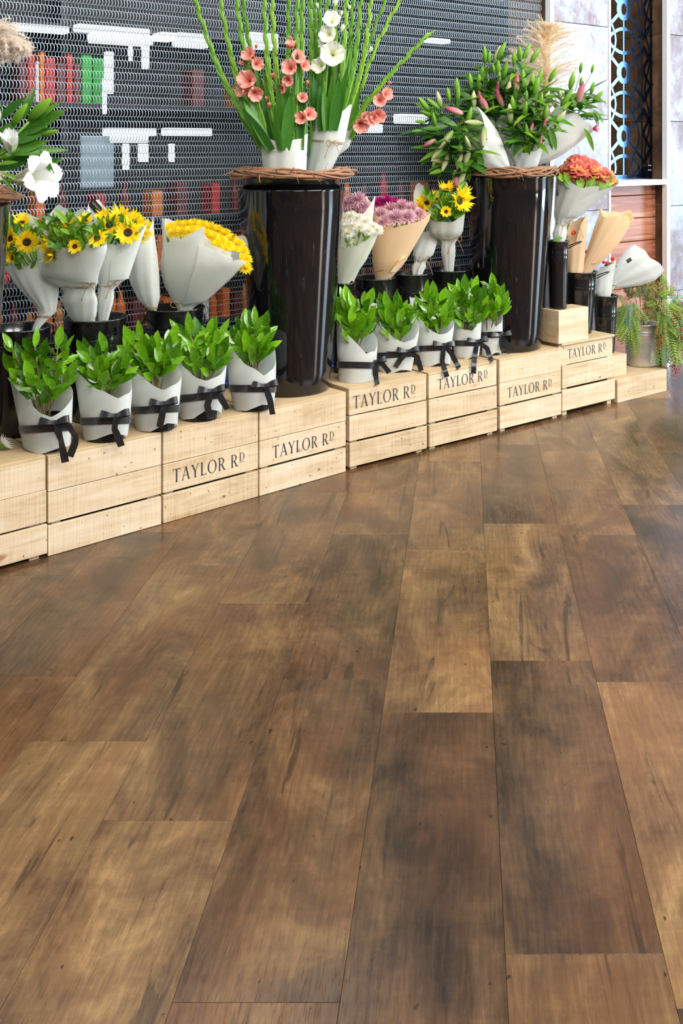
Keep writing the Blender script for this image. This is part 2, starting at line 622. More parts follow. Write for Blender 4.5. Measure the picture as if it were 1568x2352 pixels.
# ------------------------------------------------------------------ the floor
fl = MB().box(-6, 11, -6, 12, -.06, -.006).build('floor', plain('floor_bed', srgb(48, 34, 22), .8), None, False)
tag(fl, 'brown wood-look plank floor running diagonally to the crates', None, None, 'structure')
PW, PL = .2355, .866
pm_ = bmesh.new()
bmesh.ops.create_cube(pm_, size=1.0)
for vv in pm_.verts:
    vv.co = Vector((vv.co.x * (PW - .0005), vv.co.y * (PL - .0005), vv.co.z * .008))
bmesh.ops.bevel(pm_, geom=[e for e in pm_.edges if all(q.co.z > 0 for q in e.verts)], offset=.0005, segments=1, affect='EDGES')
pme = bpy.data.meshes.new('floor_plank')
pm_.to_mesh(pme)
pm_.free()
pme.materials.append(M['floor'])
phase = {0: .645, -1: .427, 1: .55, 2: .817, 3: .54, -2: .56, -3: .08, -4: .323, -5: .575, -6: .25, 4: .2}
RZ = -PI / 4


def cam2w(X, Y, Z=0.0):
    return Vector(((X + Y) / S2, (Y - X) / S2, Z))


for k in range(-10, 10):
    ph = phase.get(k, (k * .377) % PL)
    xc = .0594 + PW * (k + .5)
    for j in range(0, 12):
        yc = ph + PL * (j + .5) - PL
        X, Y = xc, yc
        if Y < .7:
            continue
        u, y = (X + Y) / S2, (Y - X) / S2
        if abs(X) > Y * .55 + 1.0 or y > 3.75 or u > 7.5:
            continue
        p = link('plank', pme, fl)
        p.location = cam2w(X, Y, -.004)
        p.rotation_euler = (0, 0, RZ + (PI if rnd.random() < .5 else 0))

mb = MB()
for k in range(-12, 40):
    for j in range(-5, 12):
        X, Y = .0594 + PW * (k + .5), (k * .377) % PL + PL * (j + .5) - PL
        u, y = (X + Y) / S2, (Y - X) / S2
        seen = not (Y < .7 or abs(X) > Y * .55 + 1.0 or u > 7.5) and k in range(-10, 10)
        if seen or y > 3.4 or y < -4.5 or u > 10 or u < -3:
            continue
        c_ = cam2w(X, Y)
        ex, ey = cam2w(PW / 2 - .0003, 0), cam2w(0, PL / 2 - .0003)
        mb.add([c_ - ex - ey, c_ + ex - ey, c_ + ex + ey, c_ - ex + ey], [(0, 1, 2, 3)])
for k, (x_, y_, z_) in enumerate(mb.v):
    mb.v[k] = (x_, y_, -.0015)
fo = mb.build('outlying_planks', M['floor'], fl, False)
fo['kind'] = 'stuff'

# ------------------------------------------------------------------ the wall frame (shutter, tiles, niche): slightly turned from the crate row
WS = -.075
WN = math.hypot(1, WS)
WD = Vector((1 / WN, WS / WN, 0))          # along the wall
WI = Vector((-WS / WN, 1 / WN, 0))         # into the wall
WB = Vector((0, 3.510, 0))
WRZ = math.atan2(WD.y, WD.x)


def wp(s, d, z):
    """point at distance s along the wall face, d behind it"""
    return WB + WD * s + WI * d + Vector((0, 0, z))


def wat(px, py, d):
    a = ray(px)
    dr = Vector(((a + 1) / S2, (1 - a) / S2, 0))
    tt = (d + WB.dot(WI)) / dr.dot(WI)
    p = dr * tt
    return p.dot(WD) - WB.dot(WD), H - (py - CY) / F * tt


wall = empty('wall_back', WB, WRZ)
tag(wall, 'pale blue grey concrete-look tiled wall beside the chain shutter', None, None, 'structure')
# local frame of the wall empty: x along, y into the wall, z up
sL = wat(1268, 340, 0)[0]
sN0, sN1 = wat(1399, 340, 0)[0], wat(1534, 340, 0)[0]
sR = sN1 + 1.6
MB().box(sL + .003, sN0, .012, .10, 0, 2.9).build('wall_core', M['jamb'], wall, False)
MB().box(sN1, sR, .012, .10, 0, 2.9).build('wall_core', M['jamb'], wall, False)
zj = [.0, .41, .881, 1.347, 1.825, 2.3, 2.8]


def tiles(s0, s1):
    for z0, z1 in zip(zj, zj[1:]):
        bm = bmesh.new()
        bmesh.ops.create_cube(bm, size=1.0)
        for q in bm.verts:
            q.co = Vector((q.co.x * (s1 - s0), q.co.y * .012, q.co.z * (z1 - z0 - .003)))
        bmesh.ops.bevel(bm, geom=list(bm.edges), offset=.0012, segments=1, affect='EDGES')
        me = bpy.data.meshes.new('tile')
        bm.to_mesh(me)
        bm.free()
        me.materials.append(M['tile'])
        o = link('tile', me, wall)
        o.location = ((s0 + s1) / 2, .006, (z0 + z1) / 2)


tiles(sL + .012, sN0 - .008)
w2 = .52
for k in range(3):
    tiles(sN1 + .012 + k * w2, sN1 + .009 + (k + 1) * w2)
for s0, s1 in ((sL - .018, sL + .010), (sN0 - .007, sN0 + .007), (sN1 - .014, sN1 + .012)):
    tr = MB().box(s0, s1, -.004, .03, 0, 2.85).build('edge_trim', M['trim'], wall, False)
# shutter reveal
MB().box(sL - .012, sL + .003, .012, .30, 0, 2.9).build('jamb', M['jamb'], wall, False)

# niche: back planks below a white shelf, decorative steel screen above it
MB().box(sN0 - .02, sN0, .1, .55, 0, 2.9).build('niche_side', M['jamb'], wall, False)
z_prev = 0
for z0, z1 in ((0, .42), (.423, .884), (.887, 1.345), (1.348, 1.823), (1.826, 2.9)):
    MB().box(sN1, sN1 + .02, .012, .55, z0, z1).build('tile', M['jamb'], wall, False)
MB().box(sN0, sN1, .45, .47, 0, 2.9).build('niche_back', M['jamb'], wall, False)
zs = wat(1465, 420, .01)[1]
shelf = MB().box(sN0 + .002, sN1 - .002, .004, .44, zs - .014, zs + .014).build('shelf_board', M['trim'], wall, False)
zt = zs - .016
first = True
while zt > .02:
    hgt = .055 if first else .125
    first = False
    z0 = max(.0, zt - hgt)
    bm = bmesh.new()
    bmesh.ops.create_cube(bm, size=1.0)
    for q in bm.verts:
        q.co = Vector((q.co.x * (sN1 - sN0 - .004), q.co.y * .02, q.co.z * (zt - z0 - .004)))
    bmesh.ops.bevel(bm, geom=list(bm.edges), offset=.002, segments=1, affect='EDGES')
    me = bpy.data.meshes.new('plank')
    bm.to_mesh(me)
    bm.free()
    me.materials.append(M['nwood'])
    o = link('plank', me, wall)
    o.location = ((sN0 + sN1) / 2, .095, (zt + z0) / 2)
    for dz in (.25, .75):
        sc_ = MB().lathe([(0.0001, 0), (.0035, 0), (.0035, .002), (.0001, .003)], 8).build('screw', M['screw'], o)
        sc_.location = ((sN1 - sN0) / 2 - .016, -.0105, (zt - z0) * (dz - .5))
        sc_.rotation_euler = (PI / 2, 0, 0)
    zt = z0

# steel screen
scr = empty('steel_screen', wp((sN0 + sN1) / 2, .157, zs + .014), WRZ)
tag(scr, 'laser-cut mirror steel screen of rings and arcs standing on the niche shelf', 'screen')
s0, _ = wat(1432, 340, .157)
sc0 = s0 - (sN0 + sN1) / 2
se = wat(1476, 340, .157)[0] - (sN0 + sN1) / 2
sl = sN0 - (sN0 + sN1) / 2 + .004
zdisc = wat(1432, 167, .157)[1] - zs - .014
PP = .348
ztop = 1.35


def front(s, z, d):
    return (s, d, z)


mb = MB()
for kk in range(-3, 4):
    zc = zdisc + kk * PP
    if -.3 < zc < ztop:
        N = 28
        vs_, fs = [], []
        for i in range(N):
            an = 2 * PI * i / N
            c_, s_ = math.cos(an), math.sin(an)
            vs_ += [(sc0 + .058 * c_, 0, zc + .062 * s_), (sc0 + .021 * c_, 0, zc + .032 * s_), (sc0 + .021 * c_, .004, zc + .032 * s_), (sc0 + .058 * c_, .004, zc + .062 * s_)]
        for i in range(N):
            a, b = 4 * i, 4 * ((i + 1) % N)
            for k in range(4):
                k2 = (k + 1) % 4
                fs.append((a + k, a + k2, b + k2, b + k))
        if zc - .062 > 0:
            mb.add(vs_, fs)
        ze = zc + PP / 2
        for sg in (1, -1):
            arc = [(sc0 + .135 * x / 8, ze + sg * .066 * (1 - (x / 8) ** 2)) for x in range(-8, 9)]
            arc = [(max(p[0], sl + .010), p[1]) for p in arc if p[1] > .010]
            if len(arc) > 2:
                mb.bar2d(arc, .018, front, .004)
            ln = [(sc0 + sg * (.066 + .066 * (1 - math.cos(2 * PI * (q / 12 - .5))) / 2), zc + PP * q / 12) for q in range(13)]
            ln = [(max(p[0], sl + .008), p[1]) for p in ln if p[1] > .010]
            if len(ln) > 2:
                mb.bar2d(ln, .013, front, .004)
            for sz in (1, -1):
                xe = se - sc0 if sg > 0 else sc0 - sl - .010
                p1 = (sc0 + sg * .048, zc + sz * .035)
                p2 = (sc0 + sg * xe, zc + sz * (.035 + (xe - .048) * .85))
                if p1[1] > 0 and p2[1] > 0:
                    mb.bar2d([p1, p2], .02, front, .004)
        if zc + PP - .06 > 0:
            mb.bar2d([(sc0, max(.004, zc + .06)), (sc0, zc + PP - .06)], .012, front, .004)
mb.bar2d([(sl, .012), (se, .012)], .024, front, .004)
mb.bar2d([(se - .006, 0), (se - .006, ztop)], .012, front, .004)
mb.bar2d([(sl + .008, 0), (sl + .008, ztop)], .016, front, .004)
mb.add([(se - .06, 0, .012), (se, 0, .012), (se, 0, .075)], [(0, 1, 2)])
mb.build('front_panel', M['steel'], scr, False)
mb = MB()
DW = .063


def side(s, z, d):
    return (se + d, -s, z)


for kk in range(-3, 4):
    zc = zdisc + kk * PP
    for sg in (1, -1):
        pts = [(DW * x / 6, zc + .02 + sg * .085 * math.sin(PI / 2 * x / 6)) for x in range(7)]
        pts = [p for p in pts if 0 < p[1] < ztop]
        if len(pts) > 2:
            mb.bar2d(pts, .016, side, .004)
        p2 = [(DW * x / 6, zc + PP / 2 + sg * (.02 + .1 * x / 6)) for x in range(7)]
        p2 = [p for p in p2 if 0 < p[1] < ztop]
        if len(p2) > 2:
            mb.bar2d(p2, .02, side, .004)
    ln = [(.030 + .018 * math.sin(2 * PI * q / 12), zc + PP * q / 12) for q in range(13)]
    ln = [p for p in ln if 0 < p[1] < ztop]
    if len(ln) > 2:
        mb.bar2d(ln, .008, side, .004)
mb.bar2d([(DW - .008, 0), (DW - .008, ztop)], .016, side, .004)
mb.bar2d([(0, .035), (DW, .035)], .07, side, .004)
rt = mb.build('side_return', plain('dark_reflection_return', srgb(22, 24, 30), .25, .6), scr, False)  # same mirror steel; its reflection of dark surroundings is put into the colour
for dx in (.042, .055):
    for dz in (.05, .075):
        sc_ = MB().lathe([(0.0001, 0), (.004, 0), (.004, .002), (.0001, .003)], 8).build('screw', M['screw'], rt)
        sc_.location = (se - .001, -dx, dz)
        sc_.rotation_euler = (0, -PI / 2, 0)

# ------------------------------------------------------------------ chain-link shutter
DS = .058                                            # links hang this far behind the tile face
sh_s0, sh_s1 = .35, sL - .018
shut = empty('chain_shutter', wp(0, DS, 0), WRZ)
tag(shut, 'grey steel chain-link roller shutter closing off the dim shop', 'shutter')
PIT, ROWP, LH, LDp = .0112, .0435, .071, .0105
nlink = int((sh_s1 - sh_s0) / PIT)
mb = MB()
for i in range(nlink):
    x = i * PIT
    pts = []
    HZ = (LH - ROWP) / 2                                  # half height of the zone where two rows of links overlap
    zs_up = [ROWP / 2 + HZ * c_ for c_ in (-1.0, -.9, -.6, 0, .6, .9, 1.0)]
    flank = [-z for z in zs_up[::-1]] + zs_up             # foot to head

    def bulge(z):
        return math.sqrt(max(0, 1 - ((abs(z) - ROWP / 2) / HZ) ** 2))
    for z in flank:                                       # both flanks bow sideways and forward where the rows hook into each other
        pts.append((x + PIT * (.44 + .62 * bulge(z)), -.003 * bulge(z), z))
    for z in flank[::-1]:
        pts.append((x + PIT * (-.44 + .62 * bulge(z)), -.003 * bulge(z) + .002, z))
    mb.ring(pts, .00088, 4)
row_me = mb.mesh('link_row', M['link'])
zr = .26
r_i = 0
while zr < 2.35:
    o = link('link_row', row_me, shut)
    o.location = (sh_s0 + PIT / 2, 0.0012 * (1 if r_i % 2 else -1), zr)
    o['kind'] = 'stuff'
    zr += ROWP
    r_i += 1
MB().box(sh_s0, sh_s1, -.008, .012, .0, .235).build('bottom_rail', plain('shutter_rail', srgb(40, 42, 46), .5, .5), shut, False)

# ------------------------------------------------------------------ the shop behind the shutter
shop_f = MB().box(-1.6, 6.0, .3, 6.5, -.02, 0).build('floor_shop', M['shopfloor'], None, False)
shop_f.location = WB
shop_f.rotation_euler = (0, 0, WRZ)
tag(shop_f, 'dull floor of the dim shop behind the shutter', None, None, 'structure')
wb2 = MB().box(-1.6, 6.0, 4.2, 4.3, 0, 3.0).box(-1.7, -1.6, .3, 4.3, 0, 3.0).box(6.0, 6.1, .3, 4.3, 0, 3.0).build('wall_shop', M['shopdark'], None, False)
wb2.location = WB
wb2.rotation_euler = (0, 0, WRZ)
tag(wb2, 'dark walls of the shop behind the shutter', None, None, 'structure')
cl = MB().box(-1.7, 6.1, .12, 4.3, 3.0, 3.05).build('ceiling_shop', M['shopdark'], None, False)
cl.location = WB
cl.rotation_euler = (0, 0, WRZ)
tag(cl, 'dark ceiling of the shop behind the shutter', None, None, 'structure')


def wbox(name, px0, px1, py0, py1, d, dep, mat, label, cat, group=None):
    sa, z1 = wat(px0, py0, d)
    sb, _ = wat(px1, py0, d)
    _, z0 = wat((px0 + px1) / 2, py1, d)
    _, z1 = wat((px0 + px1) / 2, py0, d)
    c_ = wp((sa + sb) / 2, d, z0)
    hx = abs(sb - sa) / 2
    bm = bmesh.new()
    bmesh.ops.create_cube(bm, size=1.0)
    for q in bm.verts:
        q.co = Vector((q.co.x * 2 * hx, (q.co.y + .5) * dep, (q.co.z + .5) * (z1 - z0)))
    bmesh.ops.bevel(bm, geom=list(bm.edges), offset=min(.004, hx * .3), segments=1, affect='EDGES')
    me = bpy.data.meshes.new(name)
    bm.to_mesh(me)
    bm.free()
    me.materials.append(mat)
    o = link(name, me)
    o.location = c_
    o.rotation_euler = (0, 0, WRZ)
    tag(o, label, cat, group)
    return o


# lit header panels and tubes, hung from the ceiling or fixed on the shop's back shelving
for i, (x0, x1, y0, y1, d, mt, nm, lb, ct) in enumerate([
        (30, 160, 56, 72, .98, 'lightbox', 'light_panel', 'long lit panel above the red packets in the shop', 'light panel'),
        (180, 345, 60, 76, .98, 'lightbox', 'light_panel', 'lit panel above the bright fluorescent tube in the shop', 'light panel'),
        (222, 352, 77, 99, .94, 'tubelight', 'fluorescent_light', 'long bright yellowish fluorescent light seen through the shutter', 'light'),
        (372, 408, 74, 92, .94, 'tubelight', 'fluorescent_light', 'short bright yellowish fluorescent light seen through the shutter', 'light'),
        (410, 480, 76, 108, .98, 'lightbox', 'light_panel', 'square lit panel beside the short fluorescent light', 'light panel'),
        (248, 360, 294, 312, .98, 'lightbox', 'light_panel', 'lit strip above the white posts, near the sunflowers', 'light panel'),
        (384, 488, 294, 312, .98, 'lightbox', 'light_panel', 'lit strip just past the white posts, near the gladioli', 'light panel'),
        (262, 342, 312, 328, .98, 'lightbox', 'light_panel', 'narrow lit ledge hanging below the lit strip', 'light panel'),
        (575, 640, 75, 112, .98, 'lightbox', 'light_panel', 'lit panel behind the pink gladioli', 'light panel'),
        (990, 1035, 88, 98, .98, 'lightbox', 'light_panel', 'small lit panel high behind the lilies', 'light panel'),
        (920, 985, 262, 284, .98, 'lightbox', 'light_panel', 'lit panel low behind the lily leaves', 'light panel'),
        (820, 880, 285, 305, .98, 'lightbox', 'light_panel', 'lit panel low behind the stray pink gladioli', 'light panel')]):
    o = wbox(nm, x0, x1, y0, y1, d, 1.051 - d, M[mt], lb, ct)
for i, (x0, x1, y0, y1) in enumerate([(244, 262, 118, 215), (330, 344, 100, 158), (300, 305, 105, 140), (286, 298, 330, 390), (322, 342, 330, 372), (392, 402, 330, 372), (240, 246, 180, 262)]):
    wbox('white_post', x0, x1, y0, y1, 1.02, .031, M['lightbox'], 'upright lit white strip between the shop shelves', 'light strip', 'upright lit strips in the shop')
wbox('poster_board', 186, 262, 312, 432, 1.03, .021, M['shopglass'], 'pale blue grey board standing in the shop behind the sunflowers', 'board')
# shelving
shelf_un = empty('shop_shelving', wp(1.7, 1.05, 0), WRZ)
tag(shelf_un, 'dark metal shelving unit in the shop behind the shutter', 'shelving')
for z in (.02, .36, .62, .88, 1.40, 1.75, 2.15):
    MB().box(-2.2, 2.6, 0, .35, z - .02, z).build('shelf', M['shopshelf'], shelf_un, False)
MB().box(-2.2, 2.6, .35, .37, 0, 2.2).build('back_panel', M['shopdark'], shelf_un, False)
for x in (-2.2, -1.0, .2, 1.4, 2.58):
    MB().box(x, x + .03, .20, .35, 0, 2.2).build('upright', M['shopshelf'], shelf_un, False)
prod_defs = []


def packets(zs_, x0, x1, seq, hh, where):
    x = x0
    i = 0
    while x < x1:
        cname = seq[i % len(seq)]
        i += 1
        w = rnd.uniform(.032, .06)
        if cname is None:
            x += w
            continue
        hgt = rnd.uniform(.55, .9) * hh
        m = MB()
        if rnd.random() < .5:
            m.box(-w / 2, w / 2, 0, .12, 0, hgt)
            nm, ct = 'packet', 'packet'
        else:
            m.lathe([(.0001, 0), (w * .42, 0), (w * .45, .01), (w * .45, hgt * .6), (w * .2, hgt * .8), (w * .18, hgt), (.0001, hgt)], 12, (0, .05))
            nm, ct = 'bottle', 'bottle'
        o = m.build(nm, PROD[cname], None, False)
        o.location = wp(1.7 + x + w / 2, 1.10, zs_ + .0003)
        o.rotation_euler = (0, 0, WRZ)
        tag(o, f'{cname} {nm} on the {where} of the dark shop shelving', ct, f'{cname} {nm}s on the {where}')
        x += w + rnd.uniform(.005, .03)


packets(.36, -1.6, 2.4, ['orange', 'amber', 'red', None, 'white', 'orange', 'orange', 'dark red', 'amber'], .2, 'second lowest shelf')
packets(.62, -1.9, 2.4, ['orange', 'white', 'amber', 'red', 'pink', 'orange', None, 'white', 'red'], .2, 'third lowest shelf')
packets(.02, -1.4, 2.3, ['red', 'white', None, 'orange', 'blue'], .25, 'bottom shelf')
packets(.88, -1.9, 2.4, [None, 'dark red', None, None, 'red', None, 'dark red', None, None, 'orange'], .2, 'waist-high shelf')
for i, (x0, x1, y0, y1, cn) in enumerate([(44, 62, 150, 244, 'dark red'), (64, 80, 132, 244, 'red'), (82, 90, 150, 244, 'white'), (92, 102, 128, 244, 'orange'), (104, 128, 140, 244, 'red'), (130, 152, 150, 243, 'dark red'), (154, 168, 130, 243, 'red'), (170, 186, 150, 243, 'dark red'), (188, 212, 130, 242, 'green'), (214, 240, 136, 242, 'green'), (442, 470, 155, 242, 'dark red'), (540, 556, 190, 240, 'amber')]):
    o = wbox('packet', x0, x1, y0, y1, 1.1, .12, PROD[cn], f'{cn} packet on the upper shelf of the dark shop shelving', 'packet', f'{cn} packets on the upper shelf')
    o.location.z = 1.4003
area('shop_ceiling_light', tuple(wp(1.2, .55, 2.95)), tuple(wp(1.2, .9, 0)), 4.0, .3, 30, (1, .95, .88))

# ------------------------------------------------------------------ lettering
GL = {}


def glyphs():
    def q(x0, y0, x1, y1, w):
        return [(x0 - w / 2, y0), (x0 + w / 2, y0), (x1 + w / 2, y1), (x1 - w / 2, y1)]

    def bar(x0, x1, y0, y1):
        return [(x0, y0), (x1, y0), (x1, y1), (x0, y1)]

    def serif(x, y, w=.13, up=False):
        s = 1 if not up else -1
        return [(x - w, y), (x + w, y), (x + w * .45, y + s * .05), (x - w * .45, y + s * .05)] if not up else [(x - w * .45, y - .05), (x + w * .45, y - .05), (x + w, y), (x - w, y)]

    def arc(cx, cy, rx, ry, t0, t1, thick, thin, n=16):
        out = []
        for i in range(n):
            P = []
            for k in (0, 1):
                an = math.radians(t0 + (t1 - t0) * (i + k) / n)
                w = thin + (thick - thin) * abs(math.cos(an)) ** 1.3
                P.append(((cx + rx * math.cos(an), cy + ry * math.sin(an)), (cx + (rx - w) * math.cos(an), cy + (ry - min(w, thin * 1.4)) * math.sin(an))))
            out.append([P[0][0], P[1][0], P[1][1], P[0][1]])
        return out

    GL['T'] = (.64, [bar(.0, .64, .945, 1), q(.32, 0, .32, .96, .12), serif(.32, 0), [(.0, .80), (.05, .945), (.0, .945)], [(.64, .80), (.64, .945), (.59, .945)]])
    GL['A'] = (.72, [q(.08, 0, .36, 1, .055), q(.62, 0, .36, 1, .125), bar(.19, .52, .33, .375), serif(.08, 0, .10), serif(.62, 0, .12)])
    GL['Y'] = (.66, [q(.34, .45, .08, 1, .12), q(.33, .45, .60, 1, .055), q(.335, 0, .335, .48, .12), serif(.335, 0), serif(.08, 1, .11, True), serif(.60, 1, .09, True)])
    GL['L'] = (.54, [q(.15, 0, .15, 1, .12), bar(.06, .54, 0, .05), [(.54, .0), (.54, .22), (.49, .05)], serif(.15, 1, .12, True)])
    GL['O'] = (.82, arc(.41, .5, .40, .53, 0, 360, .13, .045, 26))
    GL['R'] = (.70, [q(.15, 0, .15, 1, .12), serif(.15, 0), q(.58, 0, .34, .48, .125), serif(.62, 0, .09), bar(.04, .3, .955, 1), bar(.15, .3, .46, .505)] + arc(.28, .73, .28, .27, -90, 90, .12, .045))
    GL['D'] = (.74, [q(.15, 0, .15, 1, .12), bar(.03, .32, .95, 1), bar(.03, .32, 0, .05)] + arc(.30, .5, .42, .5, -90, 90, .125, .045))


glyphs()


def lettering(width, th=.0004, spread=.10):
    """TAYLOR R with a small raised D, underlined, as thin raised ink; x right, z up, facing -y; origin at the left foot"""
    seq = [('T', 1, 0), ('A', 1, 0), ('Y', 1, 0), ('L', 1, 0), ('O', 1, 0), ('R', 1, 0), (None, .34, 0), ('R', 1, 0), ('D', .66, .36)]
    total = sum((s if g is None else GL[g][0] * s + spread) for g, s, _ in seq)
    k = width / total
    m = MB()
    x = 0
    for g, s, dz in seq:
        if g is None:
            x += s
            continue
        w, polys = GL[g]
        for P in polys:
            n = len(P)
            # keep winding so that the face looks towards -y
            ar = sum(P[i][0] * P[(i + 1) % n][1] - P[(i + 1) % n][0] * P[i][1] for i in range(n))
            if ar < 0:
                P = P[::-1]
            v0 = [((x + p[0] * s) * k, -th, (p[1] * s + dz) * k) for p in P]
            m.add(v0, [tuple(range(n))])
        if g == 'D':
            m.add([(x * k, -th, .24 * k), ((x + w * s) * k, -th, .24 * k), ((x + w * s) * k, -th, .275 * k), (x * k, -th, .275 * k)], [(0, 1, 2, 3)])
        x += w * s + spread
    return m, k


# ------------------------------------------------------------------ crates
def bevbox(sx, sy, sz, off, mat, name):
    bm = bmesh.new()
    bmesh.ops.create_cube(bm, size=1.0)
    for q in bm.verts:
        q.co = Vector((q.co.x * sx, q.co.y * sy, q.co.z * sz))
    bmesh.ops.bevel(bm, geom=list(bm.edges), offset=off, segments=1, affect='EDGES')
    me = bpy.data.meshes.new(name)
    bm.to_mesh(me)
    bm.free()
    me.materials.append(mat)
    return me


def crate(u0, y0, rz, L, boards, label, feet=True, text=None, dep=.36, top=.296):
    """boards: [(z0, z1, x-offset, y-offset)] of the front; text: (board index, offset from left, width, height above board's lower edge)"""
    c_ = empty('wooden_crate', (u0, y0, 0), rz)
    tag(c_, label, 'crate', 'lettered pine crates in a row')
    for i, (z0, z1, dx, dy) in enumerate(boards):
        me = bevbox(L - .004, .012, z1 - z0, .0012, M['pine'], 'board')
        o = link('board', me, c_)
        o.location = (L / 2 + dx, .006 + dy, (z0 + z1) / 2)
        if text and text[0] == i:
            m, k = lettering(text[2])
            tx = m.build('lettering', M['ink'], o, False)
            tx['label'] = 'dark stencilled words TAYLOR RD'
            tx.location = (text[1] - L / 2 - dx, -.0062, text[3] - (z1 - z0) / 2)
        for y_ in (dep - .006,):
            ob = link('board', me, c_)
            ob.location = (L / 2, y_, (z0 + z1) / 2)
        ms = bevbox(.012, dep - .03, z1 - z0, .0012, M['pine'], 'side_board')
        for x_ in (.009, L - .009):
            ob = link('side_board', ms, c_)
            ob.location = (x_, dep / 2, (z0 + z1) / 2)
    for x_ in (.03, L - .03):
        for y_ in (.024, dep - .024):
            m = MB().box(x_ - .014, x_ + .014, y_ - .011, y_ + .011, 0 if feet else .002, top - .012)
            m.build('corner_post', M['pine'], c_, False)
    n = 3
    for k in range(n):
        w = dep / n
        me = bevbox(L - .003, w - .002, .010, .001, M['lid'], 'lid_board')
        o = link('lid_board', me, c_)
        o.location = (L / 2, (k + .5) * w, top - .005)
    m = MB().box(.02, L - .02, .02, dep - .02, .012, .018)
    m.build('base_board', M['pine_dark'], c_, False)
    return c_


Y1 = 2.973
flat = [(.190, .287, 0, 0), (.0975, .188, 0, 0), (.001, .0895, 0, 0)]
crate(.868, Y1 - .004, 0, .367, [(.20, .290, 0, 0), (.105, .199, .002, -.001), (.013, .099, .004, -.002)], 'raised pine crate without lettering, under the white lily planter', True, None, top=.300)
crate(1.240, Y1, 0, .366, flat, 'pine crate without lettering, between the lettered crate and the raised crate', False)
crate(1.608, Y1, 0, .360, flat, 'pine crate lettered on its middle board, under a sunflower bouquet', False, (1, .036, .272, .026))
crate(1.970, Y1, 0, .380, flat, 'pine crate lettered on its middle board, under the gladiolus planter', False, (1, .055, .272, .022))
R2 = math.atan(-.0717)
gap = lambda z: z
hi = [(.205, .296, 0, .001), (.108, .200, .001, 0), (.012, .100, .002, -.001)]
crate(2.362, 2.974, R2, .372, hi, 'pine crate lettered on its top board, next to the gladiolus planter', True, (0, .020, .300, .022), top=.305, dep=.33)
crate(2.744, 2.950, R2, .370, hi, 'pine crate lettered on its top board, midway between both tall planters', True, (0, .048, .272, .028), top=.307, dep=.33)
mid = [(.208, .299, 0, 0), (.113, .207, 0, 0), (.014, .106, .001, -.002)]
crate(3.126, 2.924, R2, .378, mid, 'pine crate lettered on its middle board, under the lily planter', True, (1, .048, .272, .026), top=.309, dep=.33)
crate(3.514, 2.903, R2, .362, [(.224, .314, -.008, .012), (.125, .222, 0, 0), (.022, .115, 0, 0)], 'tallest pine crate, lettered on its top board, under the small box', True, (0, .050, .262, .026), top=.324, dep=.31)


def plainbox(name, label, loc, rz, L, D, Hh, lid=True):
    b = empty(name, loc, rz)
    tag(b, label, 'box')
    o = link('front_board', bevbox(L, .014, Hh, .0012, M['pine'], 'front_board'), b)
    o.location = (L / 2, .007, Hh / 2)
    o = link('back_board', bevbox(L, .014, Hh, .0012, M['pine'], 'back_board'), b)
    o.location = (L / 2, D - .007, Hh / 2)
    for x in (.007, L - .007):
        o = link('side_board', bevbox(.014, D - .029, Hh, .0012, M['pine'], 'side_board'), b)
        o.location = (x, D / 2, Hh / 2)
    o = link('lid_board', bevbox(L - .030, D - .030, .008, .001, M['lid'], 'lid_board'), b)
    o.location = (L / 2, D / 2, Hh - .004)
    return b


plainbox('pine_box', 'low pine box with one knot under the galvanised bucket', (3.884, 2.871, 0), R2, .370, .27, .107)
plainbox('pine_box', 'small pine box wedged between the tallest crate and the galvanised bucket', (3.888, 2.925, .107), R2, .130, .19, .100)
plainbox('pine_box', 'small square pine box standing on the crates beside the lily planter', (3.499, 2.909, .3242), R2, .196, .105, .148)


